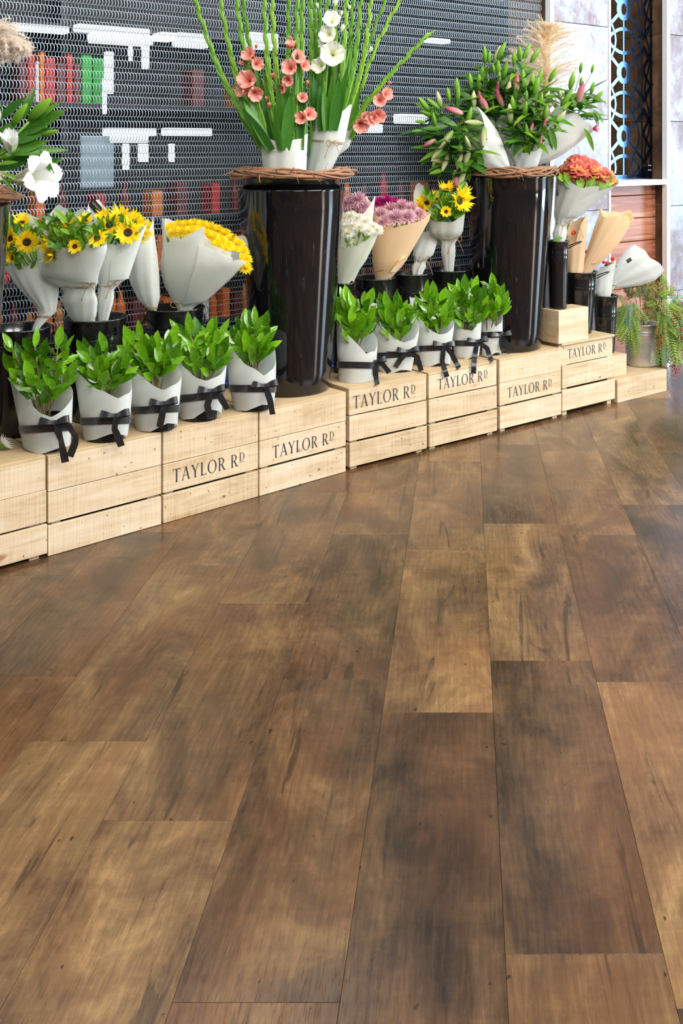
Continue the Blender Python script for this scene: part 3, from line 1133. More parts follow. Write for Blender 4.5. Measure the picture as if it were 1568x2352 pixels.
# ------------------------------------------------------------------ things laid out in a view-aligned frame
class T:
    """A thing whose Empty stands at its base; its local x runs across the picture, y away from the camera"""

    def __init__(self, name, label, cat, px, py, yy=None, z=None, group=None):
        a = ray(px)
        if yy is None:
            Y = (H - z) * F / (py - CY)
            p = cam2w(a * Y, Y, z)
        else:
            p, Y = at(px, py, yy)
        self.X, self.Y, self.Z = a * Y, Y, p.z
        self.m = Y / F
        self.o = empty(name, p, RZ)
        tag(self.o, label, cat, group)
        self.pivot = None
        self.ang = 0.0
        self.py0 = py
        self.lean = 0.0                       # metres of depth per pixel of height above the foot

    def tilt(self, px, py, deg):
        self.pivot, self.ang = (px, py), math.radians(deg)

    def L(self, px, py, d=0.0):
        if self.pivot:
            dx, dy = px - self.pivot[0], py - self.pivot[1]
            c_, s_ = math.cos(self.ang), math.sin(self.ang)
            px, py = self.pivot[0] + dx * c_ - dy * s_, self.pivot[1] + dx * s_ + dy * c_
        Yd = self.Y + d + self.lean * max(0.0, self.py0 - py)
        return Vector(((px - CX) / F * Yd - self.X, Yd - self.Y, H - (py - CY) / F * Yd - self.Z))

    def lev(self, levels, py):
        xl, xr = interp([(q[0], q[1], q[2]) for q in levels], py)
        return (xl + xr) / 2, (xr - xl) / 2

    def surf(self, levels, ph, py, dr=.85, out=0.0, fold=0.0, fk=5, fp=0.0, d0=0.0):
        cx, hw = self.lev(levels, py)
        cr = lambda a_: 2 * abs(((a_ / PI) % 2) - 1) - 1
        k = 1 + fold * cr(fk * ph + fp) + fold * .7 * cr((2 * fk + 1) * ph + 2 * fp + py * .03)
        hw = hw * k + out / self.m
        return self.L(cx + hw * math.cos(ph), py, d0 + hw * self.m * dr * math.sin(ph))

    def wrap(self, name, levels, rim, mat, dr=.85, fold=.04, fk=4, seed=0, bottom=None, d0=0.0, n=72, rows=12, parent=None, ruf=2.0, zmin=None):
        """paper sleeve: levels [(py, left, right)], rim [(degrees, py)] with 0 right, 90 back, 180 left, 270 front"""
        b = bottom if bottom else [(0, max(q[0] for q in levels))]
        full = lambda tab: [(x - 360, v_) for x, v_ in tab] + list(tab) + [(x + 360, v_) for x, v_ in tab]
        rim_, bot_ = full(rim), full(b)
        m = MB()

        def fn(t_, s):
            dg = 360 * s
            ph = math.radians(dg)
            top = interp(rim_, dg)[0] + ruf * math.sin(7 * ph + seed * 1.7)
            bt = interp(bot_, dg)[0]
            py = lerp(bt, top, t_)
            p = self.surf(levels, ph, py, dr, 0, fold * (1.0 if fold < .03 else 1.5 - .4 * t_), fk, seed, d0)
            if zmin is not None and p.z < zmin:
                p.z = zmin
            return p
        m.grid(fn, rows, n, True)
        return m.build(name, mat, parent or self.o)

    def flap(self, levels, p0, p1, tops, bots, mat, dr=.85, out=.004, fold=.03, fk=4, seed=0, d0=0.0):
        """overlapping edge of the sheet: a second layer between two angles, tops/bots at both ends in py"""
        m = MB()

        def fn(t_, s):
            ph = math.radians(lerp(p0, p1, s))
            py = lerp(lerp(bots[0], bots[1], s), interp([(i_ / (len(tops) - 1), v_) for i_, v_ in enumerate(tops)], s)[0], t_)
            return self.surf(levels, ph, py, dr, out, fold, fk, seed, d0)
        m.grid(fn, 8, 14)
        return m.build('paper_flap', mat, self.o)

    def band(self, name, levels, py0, py1, mat, dr=.85, out=.0015, tilt_=0.0, parent=None, d0=0.0, fold=.0, fk=4, fp=0):
        m = MB()
        m.grid(lambda t_, s: self.surf(levels, 2 * PI * s, lerp(py0, py1, t_) - tilt_ * math.cos(2 * PI * s), dr, out, fold, fk, fp, d0), 2, 60, True)
        return m.build(name, mat, parent or self.o)

    def twine(self, levels, py, dr=.85, r=.0014, bow=None, parent=None, d0=0.0, tilt_=0.0):
        m = MB()
        for k in range(2):
            m.ring([self.surf(levels, 2 * PI * i / 28, py + k * 3 - tilt_ * math.cos(2 * PI * i / 28), dr, .001, 0, 4, 0, d0) for i in range(28)], r, 4)
        if bow:
            bx, by = bow
            dd = d0 - self.lev(levels, py)[1] * self.m * dr - .004
            for sx in (-1, 1):
                m.tube([self.L(bx + sx * 14 * math.sin(PI * q / 8) * (1 if q < 8 else 1), by - 7 * math.sin(2 * PI * q / 8) * sx, dd) for q in range(9)], r * .8, 4)
                m.tube([self.L(bx + sx * (3 + 4 * q), by + 5 * q + q * q, dd) for q in range(5)], r * .8, 4)
        return m.build('twine', M['twine'], parent or self.o)

    def inst(self, name, me, mw, parent=None):
        return link(name, me, parent or self.o, mw)

    def stem(self, name, pts, r, mat, n=5, parent=None):
        m = MB()
        m.tube([self.L(*p) for p in pts], r, n)
        return m.build(name, mat, parent or self.o)

    def sticker(self, px, py, w, hgt, d, rot=0.0, mat='tagblack', printed=True):
        c_ = self.L(px, py, d)
        k = self.m
        o = MB().box(-w * k / 2, w * k / 2, -.0006, .0006, -hgt * k / 2, hgt * k / 2).build('sticker', M[mat], self.o, False)
        o.location = c_
        o.rotation_euler = (0, math.radians(rot), 0)
        o['label'] = 'small printed shop sticker'
        if printed:
            m, kk = lettering(w * k * .82, .0008)
            e = m.build('lettering', M['tagprint'], o, False)
            e.location = (-w * k * .41, -.0008, .04 * hgt * k)
        return o


# ---- shared meshes
def leaf_mesh(name, mat, wid=.36, bend=.12, fold=.25, n=6, peak=.45, wave=0.0):
    m = MB()

    def fn(t_, s):
        w = wid / 2 * (math.sin(PI * min(1, t_ ** (math.log(.5) / math.log(peak)))) ** .85 if 0 < t_ < 1 else 0.012)
        x = (s * 2 - 1) * w
        return (x, t_, abs(x) * fold - bend * t_ * t_ + wave * math.sin(9 * t_ + s * 5) * .02)
    m.grid(fn, n, 2)
    return m.mesh(name, mat)


LEAF = [leaf_mesh('leaf', M['leaf'], .40, .06, .25), leaf_mesh('leaf', M['leaf'], .34, .16, .3), leaf_mesh('leaf', M['leaf'], .46, .02, .35)]
LILY_LEAF = [leaf_mesh('leaf', M['leaf_dark'], .25, .25, .2), leaf_mesh('leaf', M['leaf_mid'], .21, .5, .25), leaf_mesh('leaf', M['leaf_dark'], .27, .02, .3)]
SUN_LEAF = [leaf_mesh('leaf', M['leaf_mid'], .34, .2, .2), leaf_mesh('leaf', M['leaf_dark'], .3, .35, .25), leaf_mesh('leaf', M['leaf_lime'], .22, -.2, .3), leaf_mesh('leaf', M['leaf_lime'], .18, .3, .3)]
BIG_LEAF = [leaf_mesh('leaf', M['leaf_dark'], .34, .12, .22, 8), leaf_mesh('leaf', M['leaf_dark'], .27, .30, .22, 8), leaf_mesh('leaf', M['leaf_mid'], .24, .05, .25, 8)]


def petal_into(m, ang, r0, r1, w, lift0, lift1, z0=0.0, curl=0.0, n=3):
    ca, sa = math.cos(ang), math.sin(ang)
    vs_, fs = [], []
    for i in range(n + 1):
        t_ = i / n
        r = lerp(r0, r1, t_)
        z = z0 + lerp(lift0, lift1, t_) * t_ - curl * t_ * t_
        ww = w * (math.sin(PI * (.18 + .80 * t_)) if i < n else .03)
        for sgn in (-1, 1):
            vs_.append((r * ca - sgn * ww * sa, r * sa + sgn * ww * ca, z))
    for i in range(n):
        fs.append((2 * i, 2 * i + 1, 2 * i + 3, 2 * i + 2))
    m.add(vs_, fs)


def sunflower_meshes(open_=1.0, core=.36):
    m = MB()
    q = random.Random(3)
    for lay in range(2):
        for k in range(17):
            an = 2 * PI * (k + .5 * lay) / 17 + q.uniform(-.08, .08)
            petal_into(m, an, core * .8, q.uniform(.86, 1.05) - .06 * lay, .115, q.uniform(.05, .3) / open_, q.uniform(.1, .35) / open_, -.02 + .04 * lay, q.uniform(-.05, .2), 4)
    pet = m.mesh('sunflower', M['sun_petal'])
    m = MB().lathe([(.0001, .03), (core * .35, .05), (core * .55, .11), (core * .85, .10), (core * 1.02, .03), (core, -.06)], 18)
    cor = m.mesh('flower_center', M['sun_core'])
    m = MB()
    for k in range(12):
        petal_into(m, 2 * PI * k / 12, .15, q.uniform(.6, .85), .11, -.1, q.uniform(-.25, .1), -.08, 0, 3)
    m.lathe([(.0001, -.2), (.2, -.16), (.38, -.05)], 10)
    return pet, cor, m.mesh('bracts', M['sun_green'])


SUN = sunflower_meshes(1.0, .31)
SUNB = sunflower_meshes(.32, .30)     # half open, petals standing up


def mum_mesh(mat, n_ring=6, wid=.075):
    m = MB()
    q = random.Random(5)
    for k in range(n_ring):
        f = k / (n_ring - 1)
        cnt = int(lerp(20, 7, f))
        for i in range(cnt):
            an = 2 * PI * (i + .5 * (k % 2)) / cnt + q.uniform(-.1, .1)
            rr = lerp(1.0, .30, f) * q.uniform(.9, 1.08)
            zz = lerp(.05, .72, f ** .8)
            petal_into(m, an, rr * .25, rr, wid, zz * .5 + .1, zz + q.uniform(-.06, .1), lerp(-.05, .15, f), -.05 + .10 * (1 - f), 3)
    return m.mesh('chrysanthemum', mat)


MUM = {k: mum_mesh(M['mum_' + k]) for k in ('yellow', 'white', 'pink', 'magenta')}


def bud_mesh(mat):
    m = MB()
    prof = [(.02, 0), (.07, .05), (.12, .22), (.138, .45), (.115, .7), (.062, .9), (.008, 1.0)]
    n = 12

    def fn(t_, s):
        r, z = interp([(i / (len(prof) - 1), p[0], p[1]) for i, p in enumerate(prof)], t_)
        an = 2 * PI * s
        r *= 1 + .10 * math.cos(3 * an)
        return (r * math.cos(an), r * math.sin(an), z)
    m.grid(fn, 8, n, True)
    return m.mesh('bud', mat)


BUD = {k: bud_mesh(M['bud_' + k]) for k in ('green', 'pale', 'pink')}


def bloom_mesh(name, mat, npet=6, flare=.75, ruffle=.08, wid=.42, deep=.75, recurve=.0):
    """funnel flower opening along +z"""
    m = MB()
    q = random.Random(9)
    for k in range(npet):
        an = 2 * PI * k / npet
        inner = k % 2
        ca, sa = math.cos(an), math.sin(an)

        def fn(t_, s):
            w = wid * (.25 + .9 * math.sin(PI * (.05 + .9 * t_) * .93)) * (1 if t_ < .93 else .55)
            r = .05 + flare * t_ ** 1.7
            z = deep * t_ - recurve * max(0, t_ - .6) ** 1.3 * 2.2
            x = (s * 2 - 1) * w * .5
            z += ruffle * math.sin(11 * s + 3 * k + 5 * t_) * t_ - (.12 * abs(s * 2 - 1) ** 2) * (1 - t_) + .03 * inner
            return (r * ca - x * sa, r * sa + x * ca, z)
        m.grid(fn, 7, 6)
    return m.mesh(name, mat)


GLAD = {'pink': bloom_mesh('bloom', M['glad_pink'], 6, .72, .17, 1.0, .95), 'white': bloom_mesh('bloom', M['glad_white'], 6, .78, .13, .95, .9)}
LILYW = bloom_mesh('bloom', M['lily_white'], 6, .62, .03, .50, 1.25, .75)
LILYW2 = bloom_mesh('bloom', M['lily_white'], 6, .35, .10, .55, .95, .0)
LILYP = bloom_mesh('bloom', M['lily_open'], 6, .7, .03, .4, .8, .3)
ROSE = bloom_mesh('rose', M['rose_red'], 9, .5, .06, .7, .55)
PETAL_TUBE = bloom_mesh('bloom', M['glad_pink'], 5, .28, .05, .5, .9)

# ------------------------------------------------------------------ black planters with vine wreaths
planter_spots = []


def planter(label, px, py, ztop, z0, liner, yy=None):
    t_ = T('tall_planter', label, 'planter', px, py, z=z0)
    hgt = ztop - z0
    r0, r1 = .141, .200
    prof = [(.0001, .0), (r0 - .006, .0), (r0, .006)] + [(lerp(r0, r1, q / 10), hgt * q / 10) for q in range(1, 10)] + [(r1 - .002, hgt - .006), (r1, hgt), (r1 - .006, hgt + .002), (r1 - .008, hgt - .004), (r1 - .02, hgt - .16), (.0001, hgt - .16)]
    MB().lathe(prof, 48).build('body', M['planter'], t_.o)
    if liner:
        MB().lathe([(r1 - .022, hgt - .08), (r1 - .018, hgt + .036), (r1 - .012, hgt + .040), (r1 - .014, hgt + .044), (r1 - .03, hgt + .040), (r1 - .04, hgt - .05), (.0001, hgt - .05)], 40).build('liner', M['black_metal'], t_.o)
    planter_spots.append(t_)
    return t_


PL1 = planter('tall scratched black planter holding the gladioli', 670, 893, 1.049, .2962, True)
PL2 = planter('tall glossy black planter holding the lily bunches', 1170, 797, 1.076, .3092, False)
PL3 = planter('tall black planter holding white lilies, partly out of the picture', -158, 1093, 1.045, .300, False)


def wreath(label, pl, z, R, seed):
    q = random.Random(seed)
    p = pl.o.location
    o = empty('vine_wreath', (p.x - .004, p.y - .012, z), RZ)
    tag(o, label, 'wreath')
    for k in range(14):
        ph, am, am2 = q.uniform(0, 6.28), q.uniform(.004, .018), q.uniform(.006, .022)
        rr = R + q.uniform(-.014, .022)
        w = q.choice((2, 3, 3, 4))
        pts = []
        for i in range(48):
            an = 2 * PI * i / 48
            pts.append(((rr + am * math.sin(w * an + ph)) * math.cos(an), (rr + am * math.sin(w * an + ph)) * math.sin(an), .02 + am2 * math.cos(w * an + ph * 1.3) + q.uniform(-.0015, .0015)))
        MB().ring(pts, q.uniform(.0034, .0062), 5).build('vine', M['twig'], o)
    for k in range(7):
        an = q.uniform(2.9, 6.6)                  # loose ends on the room side only
        c_ = Vector((R * math.cos(an), R * math.sin(an), .014))
        tg = Vector((-math.sin(an), math.cos(an), 0))
        pts = [c_ + tg * .025 * i + Vector((math.cos(an), math.sin(an), 0)) * (.003 * i * i) + Vector((0, 0, q.uniform(-.008, .012) * i)) for i in range(5)]
        MB().tube(pts, [.003, .0027, .0022, .0016, .001], 5).build('twig', M['twig'], o)
    return o


wreath('woven vine wreath around the rim of the gladiolus planter', PL1, 1.088, .205, 1)
wreath('woven vine wreath around the rim of the lily planter', PL2, 1.078, .194, 2)
wreath('woven vine wreath around the rim of the white lily planter', PL3, 1.052, .207, 3)


# ------------------------------------------------------------------ buckets
def bucket(label, cx, py_rim, wpx, yy, z0, wid_bot=.72, handle=None, mat='black_metal', name='metal_bucket', ridge=.24, group='black flower buckets'):
    top, Y = at(cx, py_rim, yy)
    m = Y / F
    r1 = wpx / 2 * m * math.cos(math.atan(abs(ray(cx))))
    r0 = r1 * wid_bot
    o = empty(name, (top.x, top.y, z0), RZ)
    tag(o, label, 'bucket', group)
    h = top.z - z0
    rr = lambda f: lerp(r0, r1, f)
    prof = [(.0001, .004), (r0 - .002, .004), (r0, 0), (r0 + .001, .008)]
    for f in (.15, .35, .55):
        prof.append((rr(f), h * f))
    fz = 1 - ridge
    for f, e in ((fz - .05, 0), (fz - .03, .0025), (fz - .01, 0), (fz + .01, 0), (fz + .03, .0025), (fz + .05, 0)):
        prof.append((rr(f) + e, h * f))
    prof += [(rr(.985), h * .97), (r1 + .003, h - .006), (r1 + .004, h - .002), (r1 + .001, h), (r1 - .003, h - .003), (rr(.85) - .003, h * .8), (rr(.5) - .003, h * .45), (.0001, h * .45)]
    MB().lathe(prof, 36).build('body', M[mat], o)
    if handle == 'side':                    # a stiff wire loop sticking out beside the rim
        zz = h * .93
        MB().tube([(r1 * .93, -.030, zz - .012), (r1 + .012, -.028, zz - .002), (r1 + .046, -.020, zz + .012), (r1 + .058, 0, zz + .016), (r1 + .046, .020, zz + .012), (r1 + .012, .028, zz - .002), (r1 * .93, .030, zz - .012)], .0026, 6).build('handle', M['wire'], o)
    elif handle:
        sx, drop, ang = handle
        for s_ in (-1, 1):
            ear = MB().box(-.004, .004, -.002, .002, -.012, .012).build('ear', M['wire'], o, False)
            ear.location = (s_ * (r1 + .003) * math.cos(ang), s_ * (r1 + .003) * math.sin(ang), h * .88)
            ear.rotation_euler = (0, 0, ang + PI / 2)
        pts = []
        ax = Vector((math.cos(ang), math.sin(ang), 0))
        fw = Vector((math.sin(ang), -math.cos(ang), 0)) * sx
        for q in range(13):
            an = PI * q / 12
            w_ = max(-1, min(1, 1.25 * math.cos(an)))
            dp = min(1, 1.6 * math.sin(an))
            pts.append(ax * (-(r1 + .006) * w_) + fw * (r1 * 1.02 * dp ** .8 + .008 * dp) + Vector((0, 0, h * .88 - drop * dp)))
        MB().tube(pts, .0022, 6).build('handle', M['wire'], o)
    return o


ZC = .2962
bucket('black bucket behind the pot plant beside the white lily planter', 46, 750, 144, 3.275, .3002, handle=(1, .004, .5))
bucket('black bucket holding the two tied sunflower bouquets', 219, 727, 146, 3.275, ZC, handle=(1, .02, -.5))
bucket('black bucket holding the yellow chrysanthemum bouquet', 402, 704, 134, 3.275, ZC, handle=(1, .03, .1))
bucket('slim black bucket holding white chrysanthemums beside the gladiolus planter', 787, 648, 52, 3.22, .3052, .8, handle=(1, .03, .4))
bucket('black bucket holding the peach paper bouquet', 861, 636, 92, 3.23, .3052, .74, handle=(1, .03, .5))
bucket('black bucket holding the lilac-white wrapped bouquet', 944, 626, 88, 3.22, .3072, .74, handle=(1, .03, .85))
bucket('black bucket holding sunflowers beside the lily planter', 1033, 617, 104, 3.218, .3072, .74, handle=(1, .035, .15))
bucket('tall slim black bucket standing on the square pine box', 1281, 552, 50, 2.962, .4722, .80, handle='side', ridge=.22)
bucket('black bucket holding peach paper cones on the tallest crate', 1331, 622, 80, 3.025, .3242, .68, handle='side', ridge=.25)
bucket('smaller black bucket holding the white paper bundle', 1390, 677, 56, 3.015, .208, .74, ridge=.33)
bucket('round galvanised bucket holding pepper tree sprays', 1474, 740, 84, 2.995, .107, .86, None, 'galv', 'galvanised_bucket', .22, None)
rl = None


# ------------------------------------------------------------------ pot plants in paper with ribbon
def off_planters(root, lp, d, ln):
    """slide a leaf (foot lp, direction d, length ln in the plant's frame) sideways until it clears the tall planters"""
    d = Vector(d).normalized()
    for _ in range(12):
        worst, mv = 0, None
        for pl in planter_spots:
            c_ = pl.o.location
            for f in (0, .35, .7, 1.0):
                p = lp + d * ln * f
                wx, wy, wz = root.x + (p.x + p.y) / S2, root.y + (p.y - p.x) / S2, root.z + p.z
                R_ = lerp(.141, .200, max(0, min(1, (wz - c_.z) / .76))) + (.016 if 0 < f < 1 else .004)
                vx, vy = wx - c_.x, wy - c_.y
                r_ = math.hypot(vx, vy)
                if R_ - r_ > worst:
                    worst, mv = R_ - r_, (vx / r_, vy / r_)
        if mv is None:
            break
        wx, wy = mv[0] * (worst + .001), mv[1] * (worst + .001)
        lp = lp + Vector(((wx - wy) / S2, (wx + wy) / S2, 0))
    return lp


def pot_plant(label, base, z, levels, rim, rib, knot, tails, fol, seed, bottom=None, loops=((-1, .5), (1, .9)), dr=.80):
    q = random.Random(seed)
    t_ = T('pot_plant', label, 'pot plant', base[0], base[1], z=z, group='ribboned pot plants along the crates')
    k = t_.m
    pyb = max(v_[0] for v_ in levels)
    cx, hw = t_.lev(levels, pyb)
    # foil-covered pot
    r0 = hw * k * .86
    m = MB()

    def fn(a_, s):
        r = lerp(r0 * .92, r0 * 1.02, a_) * (1 + .03 * math.sin(17 * s * 2 * PI + 9 * a_))
        return (r * math.cos(2 * PI * s), r * dr * math.sin(2 * PI * s), .0004 + a_ * .10)
    m.grid(fn, 6, 40, True)
    off = t_.L(cx, base[1], 0).x
    pot = m.build('pot', M['foil'], t_.o)
    pot.location = (off, 0, 0)
    MB().lathe([(.0001, .085), (r0 * .96, .088)], 24).build('soil', plain('soil_%d' % seed, srgb(40, 28, 18), .9), pot)
    t_.wrap('paper_wrap', levels, rim, M['paper'], dr, .024, 3, seed, bottom, ruf=1.2, n=60, zmin=.0006)
    rb = t_.band('ribbon', levels, rib[0], rib[1], M['ribbon'], dr, .0032, rib[2] if len(rib) > 2 else 0, fold=.024, fk=3, fp=seed)
    # bow
    kx, ky = knot
    cxk, hwk = t_.lev(levels, ky)
    cs = max(-.98, min(.98, (kx - cxk) / hwk))
    dk = -hwk * k * dr * math.sqrt(1 - cs * cs) - .005
    W = .021
    kn = MB()
    kn.grid(lambda a_, s: (lerp(-.007, .007, a_), .006 * math.cos(2 * PI * s), .008 * math.sin(2 * PI * s)), 3, 10, True)
    ko = kn.build('knot', M['ribbon'], rb)
    ko.location = t_.L(kx, ky, dk)
    c0 = t_.L(kx, ky, dk)
    for sx, up in loops:
        m = MB()
        pts, wd = [], []
        e_ = Vector((sx * .92, 0, .38 * up - .05)).normalized()
        pr = Vector((-e_.z, 0, e_.x)) * (1 if sx > 0 else -1)
        for i in range(15):                       # out along the front, round the end and back behind
            a_ = 2 * PI * i / 14
            ext = ((1 - math.cos(a_)) / 2) ** .8
            pts.append(c0 + e_ * (.046 * ext) + Vector((0, -.006 - .011 * math.sin(a_) * ext ** .3, .004 * math.sin(a_))))
            ww = lerp(.008, W * 1.05, min(1, ext * 1.3))
            wd.append((pr + Vector((0, .45, 0))).normalized() * ww)
        m.strip(pts, wd)
        m.build('bow_loop', M['ribbon'], rb)
    for pl_ in tails:
        m = MB()
        P = [(kx, ky)] + list(pl_)
        pts, wd = [], []
        N = 8
        for i in range(N + 1):
            f = i / N * (len(P) - 1)
            j = min(int(f), len(P) - 2)
            x = lerp(P[j][0], P[j + 1][0], f - j)
            y = lerp(P[j][1], P[j + 1][1], f - j)
            dd = dk - .004 - .006 * math.sin(PI * i / N)
            p = t_.L(x, y, dd)
            while p.z < .006:                     # a tail that reaches below the crate's top hangs down in front of it
                wx, wy = t_.o.location.x + (p.x + p.y) / S2, t_.o.location.y + (p.y - p.x) / S2
                if wy < (2.973 if wx < 2.362 else 2.974 - .0717 * (wx - 2.362)) - .011:
                    break
                dd -= .004
                p = t_.L(x, y, dd)
            pts.append(p)
        for i in range(N + 1):
            d = (pts[min(N, i + 1)] - pts[max(0, i - 1)]).normalized()
            wv = d.cross(Vector((0, 1, 0))).normalized()
            wv = (wv + Vector((0, .35 * math.sin(i * .9 + seed), 0))).normalized()
            wd.append(wv * lerp(.009, W, min(1, i / 2)))
        m.strip(pts, wd)
        m.build('ribbon_tail', M['ribbon'], rb)
    # stems and leaves
    fx0, fx1, fy0, fy1 = fol
    ns = 6
    basex = lerp(cx, (fx0 + fx1) / 2, .4)
    tops = []
    for i in range(ns):
        f = (i + .5) / ns
        tops.append((lerp(fx0 + 12, fx1 - 12, f) + q.uniform(-6, 6), fy0 + q.choice((14, 22, 30, 52)) + 30 * abs(f - .5), q.uniform(-.03, .035)))
    tops += [(lerp(fx0, fx1, .35) + 4, lerp(fy0, fy1, .55), -.045), (lerp(fx0, fx1, .7), lerp(fy0, fy1, .6), -.045), (lerp(fx0, fx1, .15), lerp(fy0, fy1, .45), -.025), (lerp(fx0, fx1, .88), lerp(fy0, fy1, .5), -.02)]
    soil_py = fy1 + 34
    for (tx, ty, td) in tops:
        bx, by = basex + q.uniform(-10, 10), soil_py
        mx, my = lerp(bx, tx, .45) + q.uniform(-4, 4), lerp(by, ty, .55)
        P = [t_.L(bx, by, td * .2), t_.L(mx, my, td * .7), t_.L(tx, ty + 6, td)]
        MB().tube([P[0], (P[0] + P[1]) * .5 + Vector((0, 0, .004)), P[1], P[2]], [.0032, .003, .0026, .0016], 5).build('stem', M['bark'], t_.o)
        ax = (P[2] - P[1]).normalized()
        nl = 8
        for j in range(nl):
            if j == 0:
                lp, d = P[2] - ax * .006, ax + Vector((q.uniform(-.25, .25), q.uniform(-.3, .2), .2))
                ln = q.uniform(.060, .076)
            else:
                f = 1 - .155 * j
                lp = P[1].lerp(P[2], f) if f > .0 else P[0].lerp(P[1], 1 + f)
                an = j * 2.4 + q.uniform(-.5, .5)
                side_ = Vector((math.cos(an), math.sin(an) * .9, 0))
                d = ax * q.uniform(.55, 1.0) + side_ * q.uniform(.55, .95)
                ln = q.uniform(.052, .074)
            ln *= min(1.15, k / .00137)
            nrm = Vector((q.uniform(-.7, .7), -1.0, q.uniform(.1, .8)))
            lp = off_planters(t_.o.location, lp, d, ln)
            t_.inst('leaf', LEAF[q.randrange(3)], basis(lp, d, nrm, ln, ln * q.uniform(.92, 1.12)))
    return t_


LB = 'white-wrapped pot plant with black bow, '
pot_plant(LB + 'next to the white lily planter', (106, 1030), .3002, [(1032, 54, 159), (985, 44, 163), (930, 34, 166), (854, 20, 170)],
          [(0, 902), (40, 880), (90, 850), (140, 850), (180, 856), (225, 905), (262, 948), (285, 960), (315, 938)], (975, 993, 4), (127, 971), [[(140, 1012), (150, 1062)], [(158, 978), (176, 1008), (160, 1049)]], (6, 180, 764, 948), 1,
          [(0, 1020), (90, 1020), (180, 1026), (255, 1044), (300, 1030), (340, 1024)])
pot_plant(LB + 'fourth from the gladiolus planter on the sunflower side', (244, 1009), .2962, [(1012, 194, 292), (965, 186, 298), (900, 176, 303), (830, 166, 302)],
          [(0, 884), (40, 840), (90, 798), (140, 826), (180, 828), (220, 862), (255, 894), (300, 914), (335, 902)], (958, 975, 2), (266, 955), [[(263, 985), (279, 1025)]], (174, 300, 783, 908), 2,
          [(0, 1002), (180, 1014), (240, 1010), (285, 996), (330, 1000)])
pot_plant(LB + 'third from the gladiolus planter on the sunflower side', (360, 985), .2962, [(990, 314, 408), (940, 305, 412), (880, 292, 417), (800, 278, 420)],
          [(0, 862), (40, 830), (90, 790), (140, 802), (180, 806), (225, 848), (265, 884), (290, 896), (325, 880)], (932, 949, 3), (377, 927), [[(372, 955), (366, 982)]], (286, 415, 748, 884), 3,
          [(0, 978), (180, 988), (250, 992), (300, 972), (330, 974)])
pot_plant(LB + 'second from the gladiolus planter on the sunflower side', (462, 962), .2962, [(966, 414, 506), (910, 404, 514), (860, 394, 520), (780, 384, 524)],
          [(0, 832), (40, 800), (90, 758), (140, 780), (180, 786), (225, 832), (260, 864), (285, 876), (325, 858)], (903, 920, 6), (487, 898), [[(476, 930), (482, 962)], [(506, 912), (522, 940)]], (398, 528, 738, 872), 4,
          [(0, 950), (180, 966), (250, 962), (290, 940), (330, 944)])
pot_plant(LB + 'touching the gladiolus planter on the sunflower side', (580, 939), .2962, [(943, 537, 627), (890, 526, 632), (840, 522, 634), (760, 520, 632)],
          [(0, 818), (40, 790), (90, 770), (140, 772), (180, 766), (220, 800), (255, 836), (300, 862), (335, 846)], (884, 901, 0), (609, 886), [[(620, 920), (626, 952)]], (528, 624, 724, 846), 5,
          [(0, 932), (180, 943), (250, 944), (295, 930), (330, 930)])
pot_plant(LB + 'touching the gladiolus planter on the lily side', (814, 873), .3052, [(882, 776, 856), (840, 774, 862), (790, 773, 866), (730, 772, 868)],
          [(0, 790), (40, 760), (90, 730), (140, 726), (180, 720), (225, 752), (265, 786), (300, 812), (335, 806)], (831, 846, -1), (861, 831), [[(862, 860), (866, 884)], [(878, 836), (894, 856)]], (774, 858, 668, 796), 6,
          [(0, 880), (180, 880), (270, 885)])
pot_plant(LB + 'second from the gladiolus planter on the lily side', (908, 853), .3052, [(862, 872, 942), (820, 864, 950), (770, 854, 960), (690, 842, 964)],
          [(0, 750), (40, 722), (90, 700), (140, 696), (180, 694), (225, 738), (262, 772), (295, 788), (330, 776)], (808, 822, 3), (937, 807), [[(920, 824), (907, 844)], [(958, 820), (967, 852)]], (862, 944, 682, 784), 7,
          [(0, 854), (180, 862), (250, 860), (290, 850), (330, 850)], dr=.50)
pot_plant(LB + 'middle one of the five between both tall planters', (996, 837), .3072, [(846, 957, 1034), (800, 950, 1036), (750, 944, 1042), (680, 940, 1044)],
          [(0, 742), (40, 716), (90, 690), (140, 684), (180, 680), (225, 726), (262, 756), (290, 770), (325, 760)], (793, 806, 2), (1019, 792), [[(1015, 830), (1026, 866)], [(1036, 812), (1054, 846)]], (948, 1042, 658, 768), 8,
          [(0, 840), (180, 845), (250, 844), (290, 834), (330, 836)], ((-1, .5), (1, .5)), dr=.70)
pot_plant(LB + 'second from the lily planter', (1073, 822), .3072, [(832, 1046, 1098), (790, 1040, 1104), (750, 1036, 1106), (700, 1036, 1108)],
          [(0, 722), (40, 712), (90, 690), (140, 690), (180, 712), (225, 744), (262, 758), (290, 760), (325, 736)], (782, 795, 0), (1096, 784), [[(1090, 815), (1087, 858)], [(1118, 800), (1129, 832)]], (1028, 1122, 646, 760), 9,
          [(0, 818), (180, 830), (250, 832), (295, 820), (330, 816)], dr=.62)
pot_plant(LB + 'touching the lily planter', (1129, 815), .3092, [(820, 1106, 1150), (770, 1105, 1154), (740, 1104, 1154), (700, 1104, 1154)],
          [(0, 724), (40, 700), (90, 680), (140, 690), (180, 716), (225, 706), (262, 730), (290, 750), (325, 742)], (762, 776, 1), (1150, 771), [[(1164, 790), (1170, 812)], [(1152, 796), (1156, 808)]], (1096, 1160, 640, 742), 10,
          [(0, 814), (180, 820), (250, 820), (295, 810), (330, 810)], dr=.50)


# ------------------------------------------------------------------ bouquets: helpers
def sunflower(t_, px, py, r, d, face, half=False):
    me = SUNB if half else SUN
    o = t_.inst('sunflower', me[0], zbasis(t_.L(px, py, d), face, r * t_.m, px * .37))
    link('flower_center', me[1], o)
    link('bracts', me[2], o)
    return o


